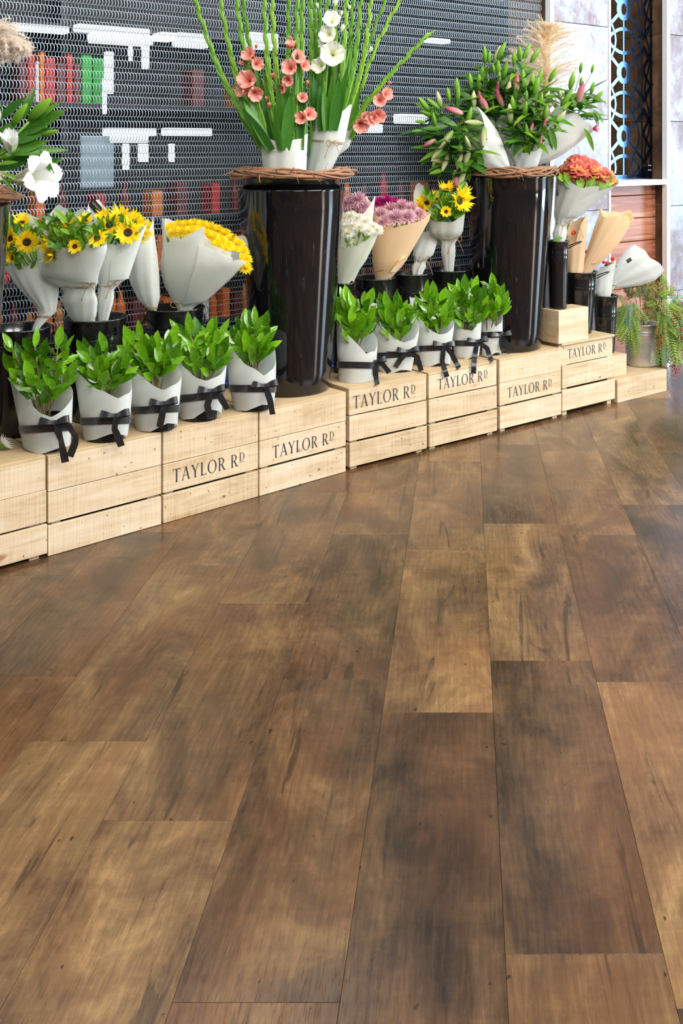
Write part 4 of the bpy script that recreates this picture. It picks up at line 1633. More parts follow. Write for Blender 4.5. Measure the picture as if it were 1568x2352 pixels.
def fill_leaves(t_, n, box, d0, d1, ln, meshes, seed, up=.8, spread=.7, origin=None):
    q = random.Random(seed)
    x0, x1, y0, y1 = box
    cx, cy = origin or ((x0 + x1) / 2, y1 + 40)
    c_ = t_.L(cx, cy, 0)
    for i in range(n):
        p = t_.L(q.uniform(x0, x1), q.uniform(y0, y1), q.uniform(d0, d1))
        d = (p - c_).normalized() * up + Vector((q.uniform(-1, 1), q.uniform(-1, .4), q.uniform(-.4, 1))) * spread
        s = q.uniform(.7, 1.25) * ln * t_.m
        t_.inst('leaf', q.choice(meshes), basis(p - d.normalized() * s * .4, d, Vector((q.uniform(-.5, .5), -1, .5)), s))


def stems_to(t_, base, pts, r=.0025, mat='stem'):
    for (px, py, d) in pts:
        t_.stem('stem', [(base[0], base[1], 0), (lerp(base[0], px, .45), lerp(base[1], py, .5), .004), (px, py + 4, d * .3)], r, M[mat])


# sunflower bouquet by the white lily planter
t_ = T('sunflower_bouquet', 'grey-shadowed sunflower bouquet beside the white lily planter', 'bouquet', 84, 762, yy=3.28)
t_.lean = .00026
t_.wrap('paper_wrap', [(768, 72, 88), (748, 76, 94), (715, 94, 130), (655, 38, 134), (600, 4, 118), (500, -6, 104)], [(0, 560), (45, 500), (90, 488), (135, 500), (180, 590), (235, 622), (270, 610), (315, 590)], M['paper'], .46, .05, 4, 1)
for a_ in ((24, 548, 27, -.06, (-.3, -1, .35), 1), (62, 556, 30, -.07, (.25, -1, .15), 0), (50, 512, 24, .0, (.1, -.6, .8), 1), (30, 590, 18, -.06, (-.4, -1, .1), 1)):
    sunflower(t_, a_[0], a_[1], a_[2], a_[3], a_[4], a_[5])
fill_leaves(t_, 60, (8, 90, 510, 612), -.075, .03, 34, SUN_LEAF, 21)
t_.sticker(42, 506, 34, 20, .030, 2)
t_.twine([(768, 72, 88), (748, 76, 94), (715, 94, 130), (655, 38, 134)], 726, .46)
stems_to(t_, (110, 690), [(60, 556, -.05), (24, 548, -.04), (50, 512, 0)])

# front sunflower bouquet
t_ = T('sunflower_bouquet', 'front sunflower bouquet in white paper, knotted with twine, full of green leaves', 'bouquet', 188, 745, yy=3.235)
t_.lean = -.0005
lv_ = [(748, 178, 206), (728, 158, 220), (690, 140, 224), (662, 150, 216), (650, 118, 226), (636, 94, 226), (575, 104, 246), (500, 96, 240)]
t_.wrap('paper_wrap', lv_, [(0, 556), (45, 500), (75, 478), (95, 490), (118, 470), (150, 500), (180, 560), (220, 572), (255, 577), (300, 575), (335, 562)], M['paper'], .60, .03, 4, 2, None, n=84, rows=18)
t_.twine(lv_, 659, .60, bow=(206, 655))
t_.flap(lv_, 196, 332, [574, 568, 572, 558], [640, 652], M['paper'], .60, .006, .01, 3, 1)
for a_ in ((157, 520, 26, -.01, (-.1, -.5, .9), 1), (223, 546, 23, -.055, (.45, -1, .15), 0), (172, 566, 18, -.075, (.0, -1, .2), 0), (112, 560, 24, -.05, (-.9, -.7, .2), 1), (120, 585, 22, -.05, (-.8, -.8, -.1), 1), (196, 508, 18, 0, (.2, -.6, .8), 1)):
    sunflower(t_, a_[0], a_[1], a_[2], a_[3], a_[4], a_[5])
fill_leaves(t_, 150, (100, 236, 498, 572), -.075, .04, 34, SUN_LEAF, 22)
t_.sticker(118, 492, 26, 24, .055, -14)
stems_to(t_, (190, 735), [(157, 520, 0), (223, 546, -.06), (172, 566, -.06), (112, 560, -.04)])

# second sunflower bouquet, tilted behind it
t_ = T('sunflower_bouquet', 'sunflower bouquet with two wide open heads beside the twine knot', 'bouquet', 236, 745, yy=3.30)
lv_ = [(748, 226, 248), (728, 224, 250), (690, 222, 262), (660, 226, 262), (640, 222, 292), (560, 210, 318), (500, 196, 338), (450, 196, 340)]
t_.wrap('paper_wrap', lv_, [(0, 500), (40, 520), (90, 510), (125, 455), (150, 470), (180, 520), (225, 560), (270, 562), (320, 552), (345, 520)], M['paper'], .52, .035, 4, 3, n=84, rows=14)
t_.twine(lv_, 657, .52, bow=(262, 650))
t_.flap(lv_, 262, 352, [600, 566, 506], [645, 640], M['paper'], .52, .006, .02, 3, 2)
for a_ in ((252, 516, 30, -.04, (-.15, -1, .35), 0), (294, 534, 31, -.06, (.25, -1, .2), 0), (276, 498, 26, .0, (.0, -.6, .8), 1), (306, 512, 27, -.02, (.5, -.8, .5), 1), (240, 500, 22, .02, (-.3, -.7, .7), 1)):
    sunflower(t_, a_[0], a_[1], a_[2], a_[3], a_[4], a_[5])
fill_leaves(t_, 70, (228, 308, 506, 558), -.06, .03, 32, SUN_LEAF, 23)
t_.sticker(219, 475, 32, 20, .03, 48)
stems_to(t_, (237, 735), [(252, 516, -.03), (294, 534, -.05), (276, 498, 0)])

# closed yellow bouquet leaning on the shutter
t_ = T('wrapped_bouquet', 'nearly closed white paper bouquet showing a sliver of yellow petals', 'bouquet', 352, 716, yy=3.30)
t_.wrap('paper_wrap', [(718, 344, 358), (702, 334, 362), (690, 320, 368), (640, 296, 368), (590, 288, 362), (540, 300, 354), (498, 318, 352)], [(0, 498), (60, 520), (120, 540), (180, 560), (230, 560), (270, 552), (310, 520), (340, 500)], M['paper'], .6, .05, 3, 4)
for a_ in ((335, 515, 15, -.01), (338, 536, 15, -.02), (326, 524, 14, 0), (330, 548, 14, -.02)):
    t_.inst('chrysanthemum', MUM['yellow'], zbasis(t_.L(*a_[:2], a_[3]), (.2, -.6, .7), a_[2] * t_.m, a_[0]))
t_.stem('stem', [(350, 745, 0), (350, 714, 0), (346, 700, 0)], .004, M['stem'])
t_.twine([(718, 344, 358), (702, 334, 362)], 706, .6)
t_.inst('leaf', SUN_LEAF[0], basis(t_.L(350, 706, -.02), (.05, -.1, -1), (0, -1, 0), 26 * t_.m))

# yellow chrysanthemums
t_ = T('chrysanthemum_bouquet', 'wide bouquet of yellow chrysanthemums in white paper', 'bouquet', 424, 735, yy=3.275)
lv_ = [(738, 412, 436), (706, 408, 442), (690, 396, 470), (645, 376, 520), (605, 371, 560), (560, 374, 570), (500, 374, 572)]
t_.wrap('paper_wrap', lv_, [(0, 600), (30, 540), (60, 545), (120, 520), (150, 500), (180, 503), (210, 545), (243, 550), (262, 526), (280, 565), (310, 578), (340, 590)], M['paper'], .72, .05, 5, 5, n=90, rows=14)
q = random.Random(8)
for (x, y, d) in [(393, 524, .0), (410, 518, .03), (428, 518, .02), (446, 518, .03), (464, 520, .02), (482, 524, .02), (500, 530, .02), (516, 538, .02), (532, 550, .0), (546, 562, -.01), (556, 578, -.02), (563, 596, -.02), (564, 616, -.03),
                  (400, 535, -.05), (420, 533, -.06), (440, 532, -.07), (472, 540, -.06), (490, 546, -.06), (506, 556, -.06), (522, 566, -.06), (538, 578, -.05), (498, 566, -.08), (516, 575, -.08), (548, 596, -.04), (455, 530, -.04)]:
    t_.inst('chrysanthemum', MUM['yellow'], zbasis(t_.L(x, y, d), (.45 * (x - 470) / 100, -.75, .75), q.uniform(18, 22) * t_.m, q.uniform(0, 6)))
fill_leaves(t_, 22, (385, 540, 540, 575), -.05, .02, 20, SUN_LEAF, 24)
t_.sticker(532, 586, 34, 18, -.088, 8, 'taggrey')
t_.flap(lv_, 208, 268, [560, 548, 520], [690, 700], M['paper'], .72, .007, .02, 3, 1)
t_.flap(lv_, 262, 345, [560, 580, 596, 600], [700, 690], M['paper'], .72, .012, .03, 4, 2)
lp = MB()
lp.tube([t_.L(402 + 11 * math.cos(a_ * PI / 6), 700 + 7 * math.sin(a_ * PI / 6), -.05) for a_ in range(12)], .0012, 4)
lp.build('twine', M['twine'], t_.o)
stems_to(t_, (424, 728), [(420, 560, 0), (480, 570, 0), (520, 590, 0)])

# white chrysanthemums
t_ = T('chrysanthemum_bouquet', 'white chrysanthemum bouquet in pale green paper', 'bouquet', 790, 672, yy=3.206)
t_.lean = -.0002
lv_ = [(676, 778, 794), (652, 775, 800), (636, 775, 812), (600, 774, 838), (560, 772, 858), (525, 770, 872)]
t_.wrap('paper_wrap', lv_, [(0, 520), (45, 530), (90, 520), (180, 540), (230, 566), (270, 568), (310, 545), (335, 525)], M['paper_green'], .42, .03, 3, 6)
for (x, y, d) in [(790, 500, 0), (806, 496, .01), (824, 500, .01), (842, 508, .01), (858, 520, 0), (868, 528, -.02), (795, 520, -.05), (812, 518, -.06), (830, 522, -.06), (848, 530, -.05), (800, 536, -.07), (784, 530, -.06)]:
    t_.inst('chrysanthemum', MUM['white'], zbasis(t_.L(x, y, d * .6), (.3 * (x - 820) / 50, -.8, .7), q.uniform(13, 17) * t_.m, q.uniform(0, 6)))
t_.inst('chrysanthemum', MUM['white'], zbasis(t_.L(806, 552, -.045), (0, -.6, -.8), 11 * t_.m))
fill_leaves(t_, 14, (790, 850, 535, 562), -.035, 0, 20, SUN_LEAF, 25)
stems_to(t_, (790, 660), [(800, 536, -.05), (830, 525, -.04), (858, 522, 0), (806, 545, -.06)])

# pink chrysanthemums in cream paper, behind
t_ = T('chrysanthemum_bouquet', 'pink chrysanthemums in cream paper peeking out behind the white ones', 'bouquet', 797, 676, yy=3.252)
t_.wrap('paper_wrap', [(680, 790, 802), (650, 788, 810), (630, 788, 820), (560, 788, 848), (500, 780, 856), (440, 776, 862)], [(0, 456), (60, 470), (120, 490), (180, 480), (240, 505), (300, 490), (340, 450)], M['paper_cream'], .36, .03, 3, 7)
for (x, y, r, d) in [(800, 466, 24, .0), (822, 458, 24, .0), (834, 474, 20, .0), (806, 482, 22, .0), (826, 486, 20, .0)]:
    t_.inst('chrysanthemum', MUM['pink'], zbasis(t_.L(x, y, d), (.2 * (x - 815) / 30, -.8, .7), r * t_.m, x))
stems_to(t_, (797, 668), [(806, 480, 0), (826, 480, 0)])

# pink and magenta chrysanthemums in peach kraft
t_ = T('chrysanthemum_bouquet', 'pink and magenta chrysanthemums in a peach paper cone', 'bouquet', 876, 672, yy=3.23)
lv_ = [(676, 868, 884), (645, 862, 894), (632, 860, 904), (610, 857, 926), (560, 853, 955), (500, 846, 988), (450, 840, 994)]
t_.wrap('paper_wrap', lv_, [(0, 488), (30, 488), (60, 500), (120, 500), (165, 450), (190, 462), (225, 498), (262, 522), (290, 518), (325, 500)], M['kraft'], .78, .02, 3, 8)
for (x, y, r, d, c_) in [(874, 492, 22, -.05, 'pink'), (898, 480, 22, .0, 'pink'), (922, 474, 22, .01, 'pink'), (944, 480, 22, .0, 'pink'), (962, 492, 20, -.02, 'pink'), (908, 500, 26, -.07, 'pink'), (936, 498, 24, -.06, 'pink'), (880, 510, 18, -.08, 'pink'),
                         (870, 466, 20, .03, 'magenta'), (888, 462, 20, .03, 'magenta'), (904, 466, 17, .04, 'magenta'), (926, 468, 15, .04, 'magenta')]:
    t_.inst('chrysanthemum', MUM[c_], zbasis(t_.L(x, y, d), (.3 * (x - 915) / 50, -.75, .75), r * t_.m, x))
fill_leaves(t_, 12, (875, 930, 505, 520), -.06, 0, 18, LILY_LEAF, 26)
t_.twine([(676, 868, 884), (645, 862, 894)], 650, .78)
stems_to(t_, (876, 665), [(880, 500, 0), (910, 500, 0), (940, 495, 0)])
t_.flap(lv_, 200, 262, [470, 500, 540], [625, 620], M['kraft'], .78, .005, .01, 3, 2)
fold_m = MB()
fold_m.add([t_.L(923, 590, -.050), t_.L(934, 588, -.034), t_.L(908, 624, -.036), t_.L(896, 625, -.046), t_.L(914, 600, -.062)], [(0, 1, 2, 3, 4)])
fold_m.build('paper_fold', M['kraft'], t_.o, False)

# lilac-white bouquet and sunflower bouquet by the lily planter
t_ = T('wrapped_bouquet', 'white tissue bouquet tied with twine between the peach cone and the sunflowers', 'bouquet', 960, 648, yy=3.225)
t_.lean = .00042
lv_ = [(650, 952, 966), (625, 946, 972), (612, 946, 980), (598, 955, 976), (586, 948, 996), (560, 956, 1004), (525, 964, 1006), (420, 936, 1000)]
t_.wrap('paper_wrap', lv_, [(0, 520), (60, 440), (100, 418), (140, 440), (180, 500), (230, 530), (270, 532), (320, 526)], M['paper'], .42, .05, 3, 9, n=80, rows=16)
t_.twine(lv_, 597, .42, bow=(975, 596))
for (x, y, r, d) in [(962, 492, 14, -.02), (976, 500, 14, -.03)]:
    t_.inst('chrysanthemum', MUM['pink'], zbasis(t_.L(x, y, d), (0, -.8, .6), r * t_.m, x))
stems_to(t_, (959, 640), [(962, 500, 0), (980, 505, 0)])
t_.sticker(953, 472, 12, 16, -.006, 0)

t_ = T('sunflower_bouquet', 'sunflower bouquet with a green half-open head beside the lily planter', 'bouquet', 1030, 640, yy=3.185)
t_.lean = -.00055
lv_ = [(642, 1022, 1040), (615, 1020, 1042), (580, 1012, 1046), (550, 1014, 1044), (540, 988, 1062), (505, 984, 1066), (460, 966, 1072), (410, 960, 1076)]
t_.wrap('paper_wrap', lv_, [(0, 425), (30, 415), (60, 440), (120, 450), (180, 480), (220, 505), (262, 512), (300, 506), (335, 490)], M['paper'], .60, .04, 4, 10, n=84, rows=16)
t_.twine(lv_, 549, .60, bow=(1046, 548))
for a_ in ((980, 468, 26, -.03, (-.4, -.8, .5), 1), (968, 482, 22, -.06, (-.6, -.9, .1), 1), (1025, 436, 20, .01, (.0, -.5, .9), 1), (1054, 462, 30, -.04, (.7, -.8, .2), 1), (1024, 486, 14, -.085, (.0, -1, .1), 0), (1060, 448, 22, .0, (.5, -.6, .6), 1), (1000, 458, 20, .0, (0, -.6, .8), 1)):
    sunflower(t_, a_[0], a_[1], a_[2], a_[3], a_[4], a_[5])
fill_leaves(t_, 90, (980, 1060, 446, 503), -.075, .02, 30, SUN_LEAF, 27)
stems_to(t_, (1031, 632), [(980, 470, 0), (1025, 440, 0), (1050, 465, 0), (1024, 488, -.05)])
t_.sticker(1056, 430, 14, 14, .06, -20)

# ------------------------------------------------------------------ gladioli
def glad_stalk(t_, P, r0, seed, buds=True, start=.35):
    """P: list of (px, py, d); stalk with two rows of clasping bud sheaths"""
    q = random.Random(seed)
    pts = []
    N = 14
    for i in range(N + 1):
        f = i / N * (len(P) - 1)
        j = min(int(f), len(P) - 2)
        s = f - j
        p0, p1 = P[j], P[j + 1]
        pm = P[max(0, j - 1)]
        pn = P[min(len(P) - 1, j + 2)]
        v_ = []
        for c_ in range(3):
            v_.append(.5 * ((2 * p0[c_]) + (-pm[c_] + p1[c_]) * s + (2 * pm[c_] - 5 * p0[c_] + 4 * p1[c_] - pn[c_]) * s * s + (-pm[c_] + 3 * p0[c_] - 3 * p1[c_] + pn[c_]) * s ** 3))
        pts.append(t_.L(*v_))
    m = MB()
    m.tube(pts, [lerp(r0, r0 * .45, i / N) for i in range(N + 1)], 6)
    if buds:
        nb = 17
        for b in range(nb):
            f = start + (1 - start) * b / nb
            i = min(int(f * N), N - 1)
            p = pts[i].lerp(pts[i + 1], f * N - i)
            ax = (pts[i + 1] - pts[i]).normalized()
            sd = ax.cross(Vector((.2, 1, 0))).normalized() * (1 if b % 2 else -1)
            ln = lerp(.085, .045, f)
            w = r0 * lerp(1.0, .62, f)
            c0 = p + sd * r0 * .25
            m.tube([c0 - ax * ln * .3, c0 + sd * w * .30 + ax * ln * .05, c0 + sd * w * .5 + ax * ln * .4, c0 + sd * w * .75 + ax * ln * .8, c0 + sd * w * 1.15 + ax * ln], [w * .5, w * .92, w * .85, w * .45, w * .06], 6)
    return m.build('stalk', M['glad_stem'], t_.o)


def bloom(t_, px, py, r, d, face, kind='pink', me=None):
    return t_.inst('bloom', me or GLAD[kind], zbasis(t_.L(px, py, d) - Vector(face).normalized() * r * t_.m * .35, face, r * t_.m * 1.15, px * .7))


def sword(t_, x0, y0, x1, y1, d0, d1, wpx, seed=0):
    p0, p1 = t_.L(x0, y0, d0), t_.L(x1, y1, d1)
    ln = (p1 - p0).length
    n = Vector((.9 * math.sin(seed * 1.3), -1, .2))
    return t_.inst('leaf', SWORD[seed % 2], basis(p0, p1 - p0, n, ln, wpx * t_.m))


SWORD = []
for bnd in (.0, .05):
    m = MB()
    m.grid(lambda t_, s: ((s - .5) * (math.sin(PI * (.22 + .78 * t_)) ** .8 if t_ < 1 else .02), t_, -bnd * t_ * t_ + abs(s - .5) * .04), 8, 2)
    SWORD.append(m.mesh('leaf', M['glad_leaf']))

t_ = T('gladiolus_bunch', 'bunch of pink gladioli in a short white paper sleeve', 'flowers', 652, 420, yy=3.11)
lv_ = [(425, 612, 700), (390, 606, 704), (340, 598, 704), (300, 590, 706)]
t_.wrap('paper_wrap', lv_, [(0, 308), (60, 330), (120, 320), (180, 300), (215, 304), (240, 322), (262, 330), (300, 322), (335, 312)], M['paper'], .7, .03, 4, 11)
for i, (bx, tx, ty, mx, d) in enumerate([(628, 438, -30, 538, -.02), (632, 498, -40, 560, .02), (636, 536, -40, 585, -.03), (640, 552, -40, 598, .03), (648, 604, -40, 622, -.04), (654, 622, -40, 640, .0), (660, 662, -40, 662, .03), (668, 682, -40, 680, -.04), (664, 694, -40, 690, .01)]):
    glad_stalk(t_, [(bx, 410, 0), (lerp(bx, mx, .55), 300, d), (lerp(mx, tx, .35), 160, d), (tx, ty, d)], .0092, 40 + i)
for i, (x0, x1, y1, w, d) in enumerate([(612, 540, 200, 22, -.02), (620, 560, 230, 26, -.05), (630, 600, 190, 26, .02), (640, 612, 150, 24, .04), (650, 640, 180, 28, -.04), (660, 652, 130, 26, .03), (668, 690, 190, 26, -.02), (676, 700, 210, 24, .02), (690, 704, 180, 22, -.03), (625, 555, 250, 30, -.06), (655, 668, 210, 28, -.06), (608, 548, 262, 22, .0), (684, 676, 160, 22, .04), (645, 628, 240, 24, -.07)]):
    sword(t_, x0, 345, x1, y1, d, d * 1.5, w, i)
for i in range(12):
    sword(t_, 610 + i * 8, 345, 552 + i * 13, (150, 205, 120, 180)[i % 4], (.05, -.03, .02)[i % 3], (.06, -.05, .03)[i % 3], 20, i)
for b in [(576, 128, 19, -.045, (-.4, -.8, .3)), (588, 148, 17, -.045, (.5, -.9, .0)), (572, 186, 25, -.05, (-.2, -1, .2)), (562, 206, 18, -.05, (-.8, -.7, -.1)), (584, 212, 20, -.06, (.4, -.9, -.4)), (668, 106, 14, -.05, (.0, -.5, .8)), (681, 134, 19, -.05, (.5, -.8, .3)),
          (667, 158, 21, -.06, (-.1, -1, .2)), (662, 182, 15, -.06, (0, -.9, -.4)), (651, 202, 14, -.05, (-.6, -.8, -.3)), (696, 152, 15, -.04, (.7, -.7, .1)), (694, 272, 17, -.05, (-.2, -1, .1)), (708, 264, 18, -.04, (.5, -.9, .2)), (693, 226, 14, -.05, (.3, -.9, .2))]:
    bloom(t_, *b)
for b in [(619, 244, 12, -.05, (.1, -.5, .8)), (556, 146, 12, -.05, (-.7, -.4, .4)), (588, 108, 9, -.04, (.1, -.4, .9)), (628, 176, 11, -.05, (-.1, -.4, .9)), (667, 88, 8, -.05, (0, -.3, .9)), (705, 192, 10, -.04, (.2, -.4, .9)), (612, 228, 9, -.05, (.0, -.4, .9))]:
    bloom(t_, *b, me=PETAL_TUBE)

t_ = T('gladiolus_bunch', 'tall bunch of white gladioli in a white sleeve tied with twine', 'flowers', 752, 418, yy=3.095)
lv_ = [(420, 706, 750), (400, 704, 756), (382, 705, 764), (350, 708, 780), (330, 709, 790), (265, 714, 802), (235, 716, 808)]
t_.wrap('paper_wrap', lv_, [(0, 240), (60, 262), (120, 262), (180, 256), (215, 262), (245, 268), (280, 262), (315, 250), (345, 240)], M['paper'], .75, .03, 4, 12)
t_.twine(lv_, 324, .75, bow=(764, 328), tilt_=-4)
for i, (bx, tx, ty, mx, d) in enumerate([(730, 712, -40, 716, -.03), (736, 734, -40, 732, .03), (744, 752, -40, 746, -.04), (752, 772, -40, 764, .03), (760, 796, -40, 782, -.03), (768, 812, -40, 792, .03), (774, 832, -40, 802, -.02), (778, 856, -40, 818, .02), (742, 722, -40, 726, .05)]):
    bx = 712 + (bx - 730) * .75
    glad_stalk(t_, [(bx, 400, 0), (lerp(bx, mx, .6), 280, d), (lerp(mx, tx, .4), 140, d), (tx, ty, d)], .0088, 60 + i)
for i, (x0, x1, y1, w, d) in enumerate([(726, 722, 160, 22, -.03), (736, 742, 120, 24, .03), (746, 756, 90, 26, .04), (758, 776, 70, 26, .03), (766, 790, 60, 24, -.02), (776, 808, 80, 24, .02), (740, 736, 190, 24, -.05), (754, 766, 165, 24, -.05), (770, 796, 150, 26, -.04), (782, 816, 130, 22, .0), (748, 744, 200, 22, -.06), (764, 780, 175, 24, -.06)]):
    sword(t_, x0, 300, x1, y1, d, d * 1.4, w, i + 1)
for i in range(10):
    sword(t_, 722 + i * 7, 300, 712 + i * 13, (110, 60, 140, 90)[i % 4], (.05, .02, .03)[i % 3], (.07, .04, .05)[i % 3], 18, i)
for b in [(762, 50, 22, -.05, (.1, -.9, .4)), (756, 80, 22, -.055, (-.2, -1, .1)), (764, 126, 30, -.06, (.1, -1, .05)), (737, 152, 20, -.06, (-.4, -1, .1)), (748, 100, 16, -.04, (-.5, -.8, .3))]:
    bloom(t_, *b, 'white')
WTUBE = bloom_mesh('bloom', M['glad_white'], 5, .25, .05, .5, .9)
for b in [(770, 8, 14, -.05, (.1, -.3, .95)), (786, 66, 13, -.05, (.3, -.3, .9)), (729, 14, 10, -.04, (-.2, -.3, .9)), (802, 18, 9, -.04, (.2, -.3, .9)), (784, 32, 9, -.04, (.2, -.3, .9)), (850, 116, 12, .0, (.5, -.3, .8))]:
    bloom(t_, *b, me=WTUBE)

t_ = T('gladiolus_bunch', 'stray pink gladioli leaning out beside the twine-tied white sleeve', 'flowers', 728, 414, yy=3.195)
t_.wrap('paper_wrap', [(418, 720, 732), (388, 724, 740), (366, 742, 764), (340, 768, 800), (300, 780, 814), (270, 784, 818)], [(0, 278), (60, 290), (120, 300), (180, 290), (240, 310), (300, 296)], M['paper'], .7, .04, 3, 13)
for i, P in enumerate([[(726, 410, 0), (734, 384, 0), (796, 290, 0), (862, 110, 0), (934, -30, 0)], [(728, 410, 0), (736, 384, 0), (804, 292, -.01), (880, 190, -.03), (988, 74, -.05)], [(724, 410, 0), (731, 384, 0), (792, 280, .02), (840, 120, .05), (900, -40, .05)]]):
    glad_stalk(t_, P, .0084, 80 + i, True, .3 if i != 1 else .45)
for b in [(884, 218, 17, -.04, (.6, -.8, .2)), (872, 232, 18, -.05, (.1, -1, .1)), (864, 264, 21, -.05, (.4, -.9, -.3)), (856, 272, 17, -.06, (-.1, -1, -.1)), (828, 284, 21, -.05, (.2, -.9, -.4)), (836, 272, 15, -.05, (.5, -.8, .2))]:
    bloom(t_, *b)
bloom(t_, 893, 192, 8, -.04, (.6, -.3, .6), me=PETAL_TUBE)
for i, (x0, x1, y1) in enumerate([(800, 828, 200), (804, 846, 215)]):
    sword(t_, x0, 320, x1, y1, -.01, -.02, 16, i)


# ------------------------------------------------------------------ lilies
def lily_stalk(t_, base, top, d, seed, nb=4, nl=8, kinds=('green', 'green', 'pale'), bl=44, lean=0.0):
    q = random.Random(seed)
    bx, by = base
    tx, ty = top
    mid_ = (lerp(bx, tx, .5) + lean * 30, lerp(by, ty, .55), d * .6)
    t_.stem('stem', [(bx, by, 0), mid_, (tx, ty, d)], .0032, M['stem'])
    A, B = t_.L(*mid_), t_.L(tx, ty, d)
    ax = (B - A).normalized()
    for i in range(nb):
        an = 2 * PI * i / nb + q.uniform(-.4, .4)
        sd = Vector((math.cos(an), math.sin(an), 0))
        base_ = A.lerp(B, q.uniform(.75, 1.0))
        tip = base_ + (ax * q.uniform(.6, 1.1) + sd * q.uniform(.4, .9)) * 34 * t_.m
        MB().tube([base_, base_.lerp(tip, .5) + sd * .004, tip], .0016, 5).build('bud_stalk', M['stem'], t_.o)
        dd = (tip - base_).normalized() + ax * .5 + Vector((0, 0, .2))
        s = q.uniform(.8, 1.1) * bl * t_.m
        t_.inst('bud', BUD[q.choice(kinds)], zbasis(tip - dd.normalized() * .003, dd, s * 1.05, q.uniform(0, 6), s))
    for i in range(nl):
        f = q.uniform(.05, 1.0)
        p = A.lerp(B, f)
        an = q.uniform(0, 2 * PI)
        sd = Vector((math.cos(an), math.sin(an) * .8 - .15, q.uniform(-.3, .4)))
        s = q.uniform(.75, 1.25) * 62 * t_.m
        t_.inst('leaf', LILY_LEAF[q.randrange(3)], basis(p, sd + ax * q.uniform(.1, .7), Vector((q.uniform(-.4, .4), -.6, 1)), s))


def bud_at(t_, px, py, deg, ln, d, kind, parent=None):
    """bud whose foot is at the pixel, pointing deg clockwise from straight up"""
    a_ = math.radians(deg)
    s = ln * t_.m
    return t_.inst('bud', BUD[kind], zbasis(t_.L(px, py, d), (math.sin(a_), -.12, math.cos(a_)), s * 1.15, px, s))


def leaf_at(t_, px, py, deg, ln, d, mesh, n=(0, -1, .4), wide=1.0, toward=0.0):
    a_ = math.radians(deg)
    s = ln * t_.m
    return t_.inst('leaf', mesh, basis(t_.L(px, py, d), (math.sin(a_), toward, math.cos(a_)), n, s, s * wide))


t_ = T('lily_bunch', 'lily bunch spilling green buds down over the planter edge', 'flowers', 1150, 392, yy=3.03)
t_.tilt(1150, 376, -52)
t_.wrap('paper_wrap', [(396, 1142, 1158), (370, 1126, 1176), (330, 1108, 1200), (280, 1086, 1216), (240, 1078, 1224)], [(0, 262), (40, 236), (80, 262), (120, 290), (180, 300), (230, 318), (270, 322), (310, 300), (340, 250)], M['paper'], .6, .05, 3, 14)
t_.pivot = None
for i, (x, y, d, ln) in enumerate([(1040, 240, .02, 0), (1000, 260, .0, 0), (990, 300, -.03, 0), (1010, 340, -.05, 0), (1040, 370, -.06, 0), (1075, 350, -.06, 0), (1055, 300, -.05, 0), (1070, 400, -.05, 0)]):
    lily_stalk(t_, (1120, 366), (x, y), d, 100 + i, 1, 13)
for (x, y, a_, ln, k_) in [(988, 258, -38, 44, 'green'), (1000, 268, -70, 38, 'green'), (1010, 252, -50, 40, 'green'), (1032, 236, -8, 36, 'green'), (1050, 234, 5, 34, 'green'), (978, 282, -82, 26, 'green'), (1020, 332, 220, 46, 'pale'), (1040, 300, 215, 52, 'pale'), (1076, 336, 190, 52, 'pale'),
                           (1058, 332, 188, 58, 'pale'), (1030, 350, 200, 46, 'pale'), (1005, 350, 200, 36, 'green'), (1020, 390, 255, 36, 'green'), (1064, 262, -70, 46, 'pink'), (1110, 284, -85, 44, 'pale'), (1045, 390, 175, 48, 'pink'), (1066, 382, 195, 50, 'pale'), (1112, 290, 185, 46, 'pale'), (1000, 320, 240, 34, 'pink'), (970, 300, 265, 24, 'green')]:
    bud_at(t_, x, y, a_, ln, -.07, k_)
for i, (x, y, a_, ln) in enumerate([(1010, 300, -110, 50), (1040, 340, -150, 62), (1095, 340, 165, 58), (1060, 360, -170, 66), (1080, 350, 150, 60), (1000, 340, -140, 54), (1050, 290, -60, 60), (1110, 300, 170, 50), (1030, 290, -95, 64), (1075, 380, 175, 40), (1020, 360, 200, 60), (1065, 310, 190, 60)]):
    leaf_at(t_, x, y, a_, ln, -.06, LILY_LEAF[i % 3])

t_ = T('lily_bunch', 'upright lily bunch with pink buds in the middle of the planter', 'flowers', 1150, 392, yy=3.124)
t_.wrap('paper_wrap', [(420, 1138, 1168), (390, 1128, 1178), (340, 1112, 1186), (280, 1096, 1186), (240, 1088, 1190)], [(0, 260), (60, 240), (120, 230), (180, 236), (230, 262), (270, 266), (320, 262)], M['paper'], .55, .04, 3, 15, d0=.02)
for i, (x, y, d) in enumerate([(1088, 210, .0), (1110, 160, .03), (1116, 150, .0), (1140, 190, -.02), (1160, 180, .02), (1182, 150, .03), (1190, 160, .0), (1130, 220, -.04), (1170, 215, -.03)]):
    lily_stalk(t_, (1148, 380), (x, y), d, 120 + i, 1, 12)
for (x, y, a_, ln, k_) in [(1082, 206, -6, 38, 'green'), (1100, 208, 0, 38, 'green'), (1114, 146, -3, 40, 'green'), (1122, 146, 4, 30, 'green'), (1144, 174, 0, 36, 'green'), (1180, 150, 0, 34, 'green'), (1194, 142, -2, 38, 'green'), (1136, 170, -12, 24, 'green'), (1086, 252, 2, 44, 'pale'), (1120, 256, -24, 44, 'pink'), (1112, 250, -18, 44, 'pink'),
                           (1156, 246, -22, 46, 'pink'), (1162, 232, 10, 48, 'pale'), (1186, 214, 0, 48, 'pink'), (1144, 210, -4, 26, 'pink'), (1178, 236, 2, 32, 'pale'), (1202, 214, -2, 54, 'green')]:
    bud_at(t_, x, y, a_, ln, -.06, k_)
